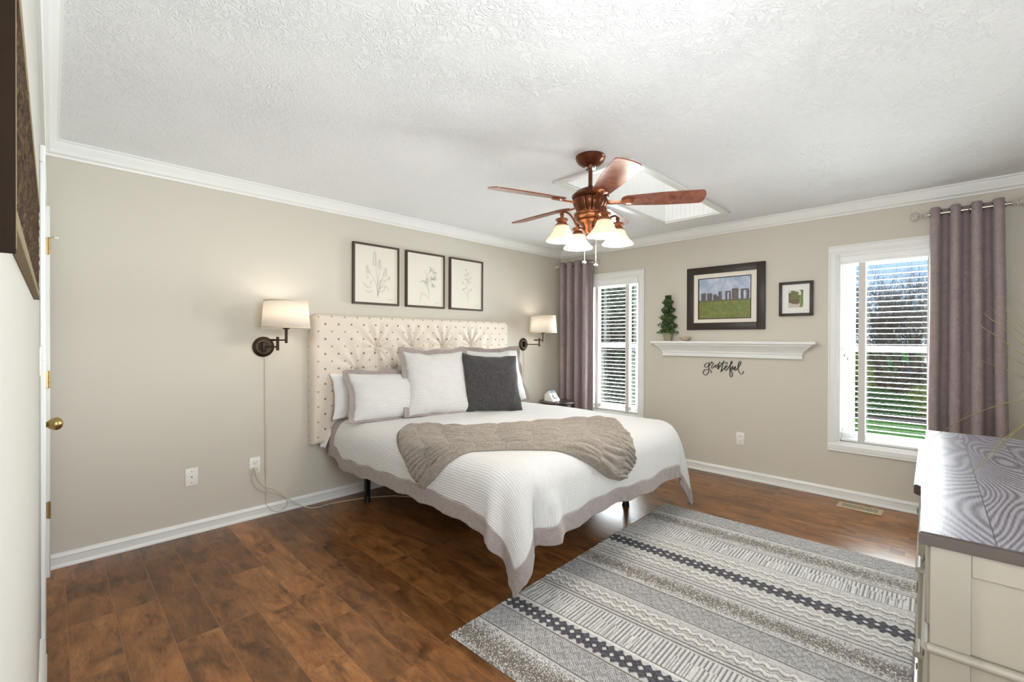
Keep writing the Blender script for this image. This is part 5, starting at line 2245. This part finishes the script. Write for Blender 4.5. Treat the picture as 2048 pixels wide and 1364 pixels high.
bm = nb()
vs_ = [bm.verts.new(onface(u, v, h)) for h in (.0045, .0075) for u, v in ((.092, -.05), (.092, .05), (.13, .05), (.13, -.05))]
for q in ((0, 1, 2, 3), (4, 5, 6, 7), (0, 1, 5, 4), (1, 2, 6, 5), (2, 3, 7, 6), (3, 0, 4, 7)):
    bm.faces.new([vs_[k_] for k_ in q])
hd = part('display_housing', bm, 'plastic', dv, world=False)
bm = nb()
vs_ = [bm.verts.new(onface(u, v, .0082)) for u, v in ((.099, -.040), (.099, .040), (.124, .040), (.124, -.040))]
bm.faces.new(vs_)
part('display', bm, 'screen', hd, world=False)
bm = nb()
cpt = onface(.048, .004, .006)
tube(bm, [cpt + sd * .030 * math.cos(a) + Vector((0, 1, 0)) * .032 * math.sin(a) for a in [PI * .2 + 1.75 * PI * i / 30 for i in range(31)]], [.001 + .0032 * math.sin(PI * i / 30) for i in range(31)], 8)
part('dial_ring', bm, 'dial', dv, world=False)
bm = nb()
lathe(bm, [(.024, -.002), (.024, .001), (.021, .003), (0, .003)], cpt, 28, Matrix([sd, Vector((0, 1, 0)), sn]).transposed())
part('dial_face', bm, 'plastic', dv, world=False)
bm = nb()
box(bm, .352, .372, -.508, -.480, .5852, .5925, .003, 1)
o = part('small_box', bm, 'plastic')
tag(o, 'tiny cream box on the bedside table in front of the device', 'box')

# ================================================================== DRESSER
TH = math.radians(1.88)
dr = thing('dresser', 'cream painted breakfront dresser with a dark planked top', 'dresser', (3.619, -3.280, 0), (0, 0, TH))
L_, D_ = 1.525, .475
PR0, PR1 = .425, 1.190


def outline(off, prot=.018):
    o_ = off
    r = .012
    return [(-o_, -o_), (-o_, PR0 - .012 - 0), (-o_ - prot, PR0 - o_ * 1 + 0), (-o_ - prot, PR1 + o_), (-o_, PR1 + .012), (-o_, L_ + o_), (D_, L_ + o_), (D_, -o_)]


bm = nb()
prism(bm, outline(0), 'z', .872, .9003)
bmesh.ops.bevel(bm, geom=[e for e in bm.edges if abs(e.verts[0].co.z - e.verts[1].co.z) < 1e-5], offset=.0025, segments=2, affect='EDGES')
tpz = part('top_edge', bm, 'dresser_edge', dr, world=False)
bm = nb()
vs_ = [bm.verts.new((x, y, .9008)) for x, y in outline(-.003)]
bm.faces.new(vs_)
part('top_surface', bm, 'dresser_top', tpz, world=False)
bm = nb()
ins = .020
box(bm, ins, D_, ins, L_ - ins, .10, .872)
box(bm, ins - .018, ins + .05, PR0 + ins, PR1 - ins, .10, .872)
part('carcass', bm, 'dresser', dr, world=False)
# side frame: stiles and rails in front of the end panel
for y0_, sg in ((ins, -1), (L_ - ins, 1)):
    bm = nb()
    q = sorted((y0_, y0_ + sg * .007))
    box(bm, ins - .002, ins + .062, q[0], q[1], .10, .872, .0015, 1)
    box(bm, D_ - .062, D_, q[0], q[1], .10, .872, .0015, 1)
    box(bm, ins + .062, D_ - .062, q[0], q[1], .822, .872, .0015, 1)
    box(bm, ins + .062, D_ - .062, q[0], q[1], .10, .18, .0015, 1)
    part('side_frame', bm, 'dresser', dr, world=False)
for z in (.648, .400, .115):
    bm = nb()
    pts = [(ins - .006, ins - .010), (ins - .006, PR0 + ins - .01), (ins - .024, PR0 + ins - .008), (ins - .024, PR1 - ins + .008), (ins - .006, PR1 - ins + .01), (ins - .006, L_ - ins + .010)]
    for (a, b), (c, d_) in zip(pts[:-1], pts[1:]):
        tube(bm, [(a, b, z), (c, d_, z)], .0105, 10)
    tube(bm, [(ins - .006, ins - .010, z), (D_ - .005, ins - .010, z)], .0105, 10)
    tube(bm, [(ins - .006, L_ - ins + .010, z), (D_ - .005, L_ - ins + .010, z)], .0105, 10)
    part('bead_moulding', bm, 'dresser', dr, world=False)
rows = ((.665, .865), (.417, .632), (.132, .385))
colsd = ((.055, PR0 - .03, 0), (PR0 + .05, PR1 - .05, -.018), (PR1 + .03, L_ - .055, 0))
for z0_, z1_ in rows:
    for y0_, y1_, xo in colsd:
        bm = nb()
        box(bm, ins - .010 + xo, ins + .004 + xo, y0_, y1_, z0_ + .012, z1_ - .012, .003, 1)
        dw = part('drawer', bm, 'dresser', dr, world=False)
        n_k = 2 if xo else 1
        for k in range(n_k):
            yk = (y0_ + y1_) / 2 + (0 if n_k == 1 else (k - .5) * (y1_ - y0_) * .5)
            bm = nb()
            lathe(bm, [(.006, 0), (.005, .002), (.010, .004), (.011, .006), (0, .008)], (ins - .010 + xo, yk, (z0_ + z1_) / 2), 16, Matrix.Rotation(-PI / 2, 3, 'Y'))
            part('knob', bm, 'dresser', dw, world=False)
for x, y in ((ins + .03, ins + .03), (ins + .03, L_ - ins - .03), (D_ - .03, ins + .03), (D_ - .03, L_ - ins - .03)):
    bm = nb()
    tube(bm, [(x, y, 0), (x, y, .105)], [.018, .028], 12)
    part('leg', bm, 'dresser', dr, world=False)

# vase of dried grass standing on the dresser, only its blades reach into view
VX, VY = 3.99, -2.34
vg = thing('dried_grass_vase', 'vase of long dry grass stems standing on the dresser', 'plant arrangement', (VX, VY, .901))
bm = nb()
lathe(bm, [(0, 0), (.045, 0), (.062, .05), (.060, .10), (.038, .17), (.028, .20), (.034, .215), (.030, .215), (.024, .20), (0, .19)], (VX, VY, .901), 32)
part('vase', bm, 'vase', vg)
tips = [(3.825, -2.012, 1.597), (3.838, -2.0, 1.474), (3.805, -2.032, 1.450), (3.779, -2.058, 1.468), (3.767, -2.070, 1.439), (3.718, -2.119, 1.390), (3.741, -2.096, 1.425), (3.769, -2.069, 1.290), (3.732, -2.105, 1.242), (3.818, -2.022, 1.185), (3.839, -2.001, 1.108), (3.60, -2.238, .938), (3.709, -2.69, .925), (3.74, -2.55, .93), (4.06, -2.2, 1.65), (4.08, -2.5, 1.6), (3.98, -2.1, 1.7)]
for k, q in enumerate(tips):
    q = Vector(q)
    a = Vector((VX, VY, 1.08))
    bm = nb()
    if q.z > 1.15:
        m1 = a.lerp(q, .35) + Vector((0, 0, .015))
        m2 = a.lerp(q, .7) + Vector((0, 0, .012))
    else:
        m1 = a.lerp(q, .35) + Vector((0, 0, .09))
        m2 = a.lerp(q, .7) + Vector((0, 0, .07))
    pts = spline([a, m1, m2, q], 7)
    tube(bm, pts, [.0022 * (1 - .75 * i / (len(pts) - 1)) for i in range(len(pts))], 6)
    part('grass_stem', bm, 'grass_blade', vg)
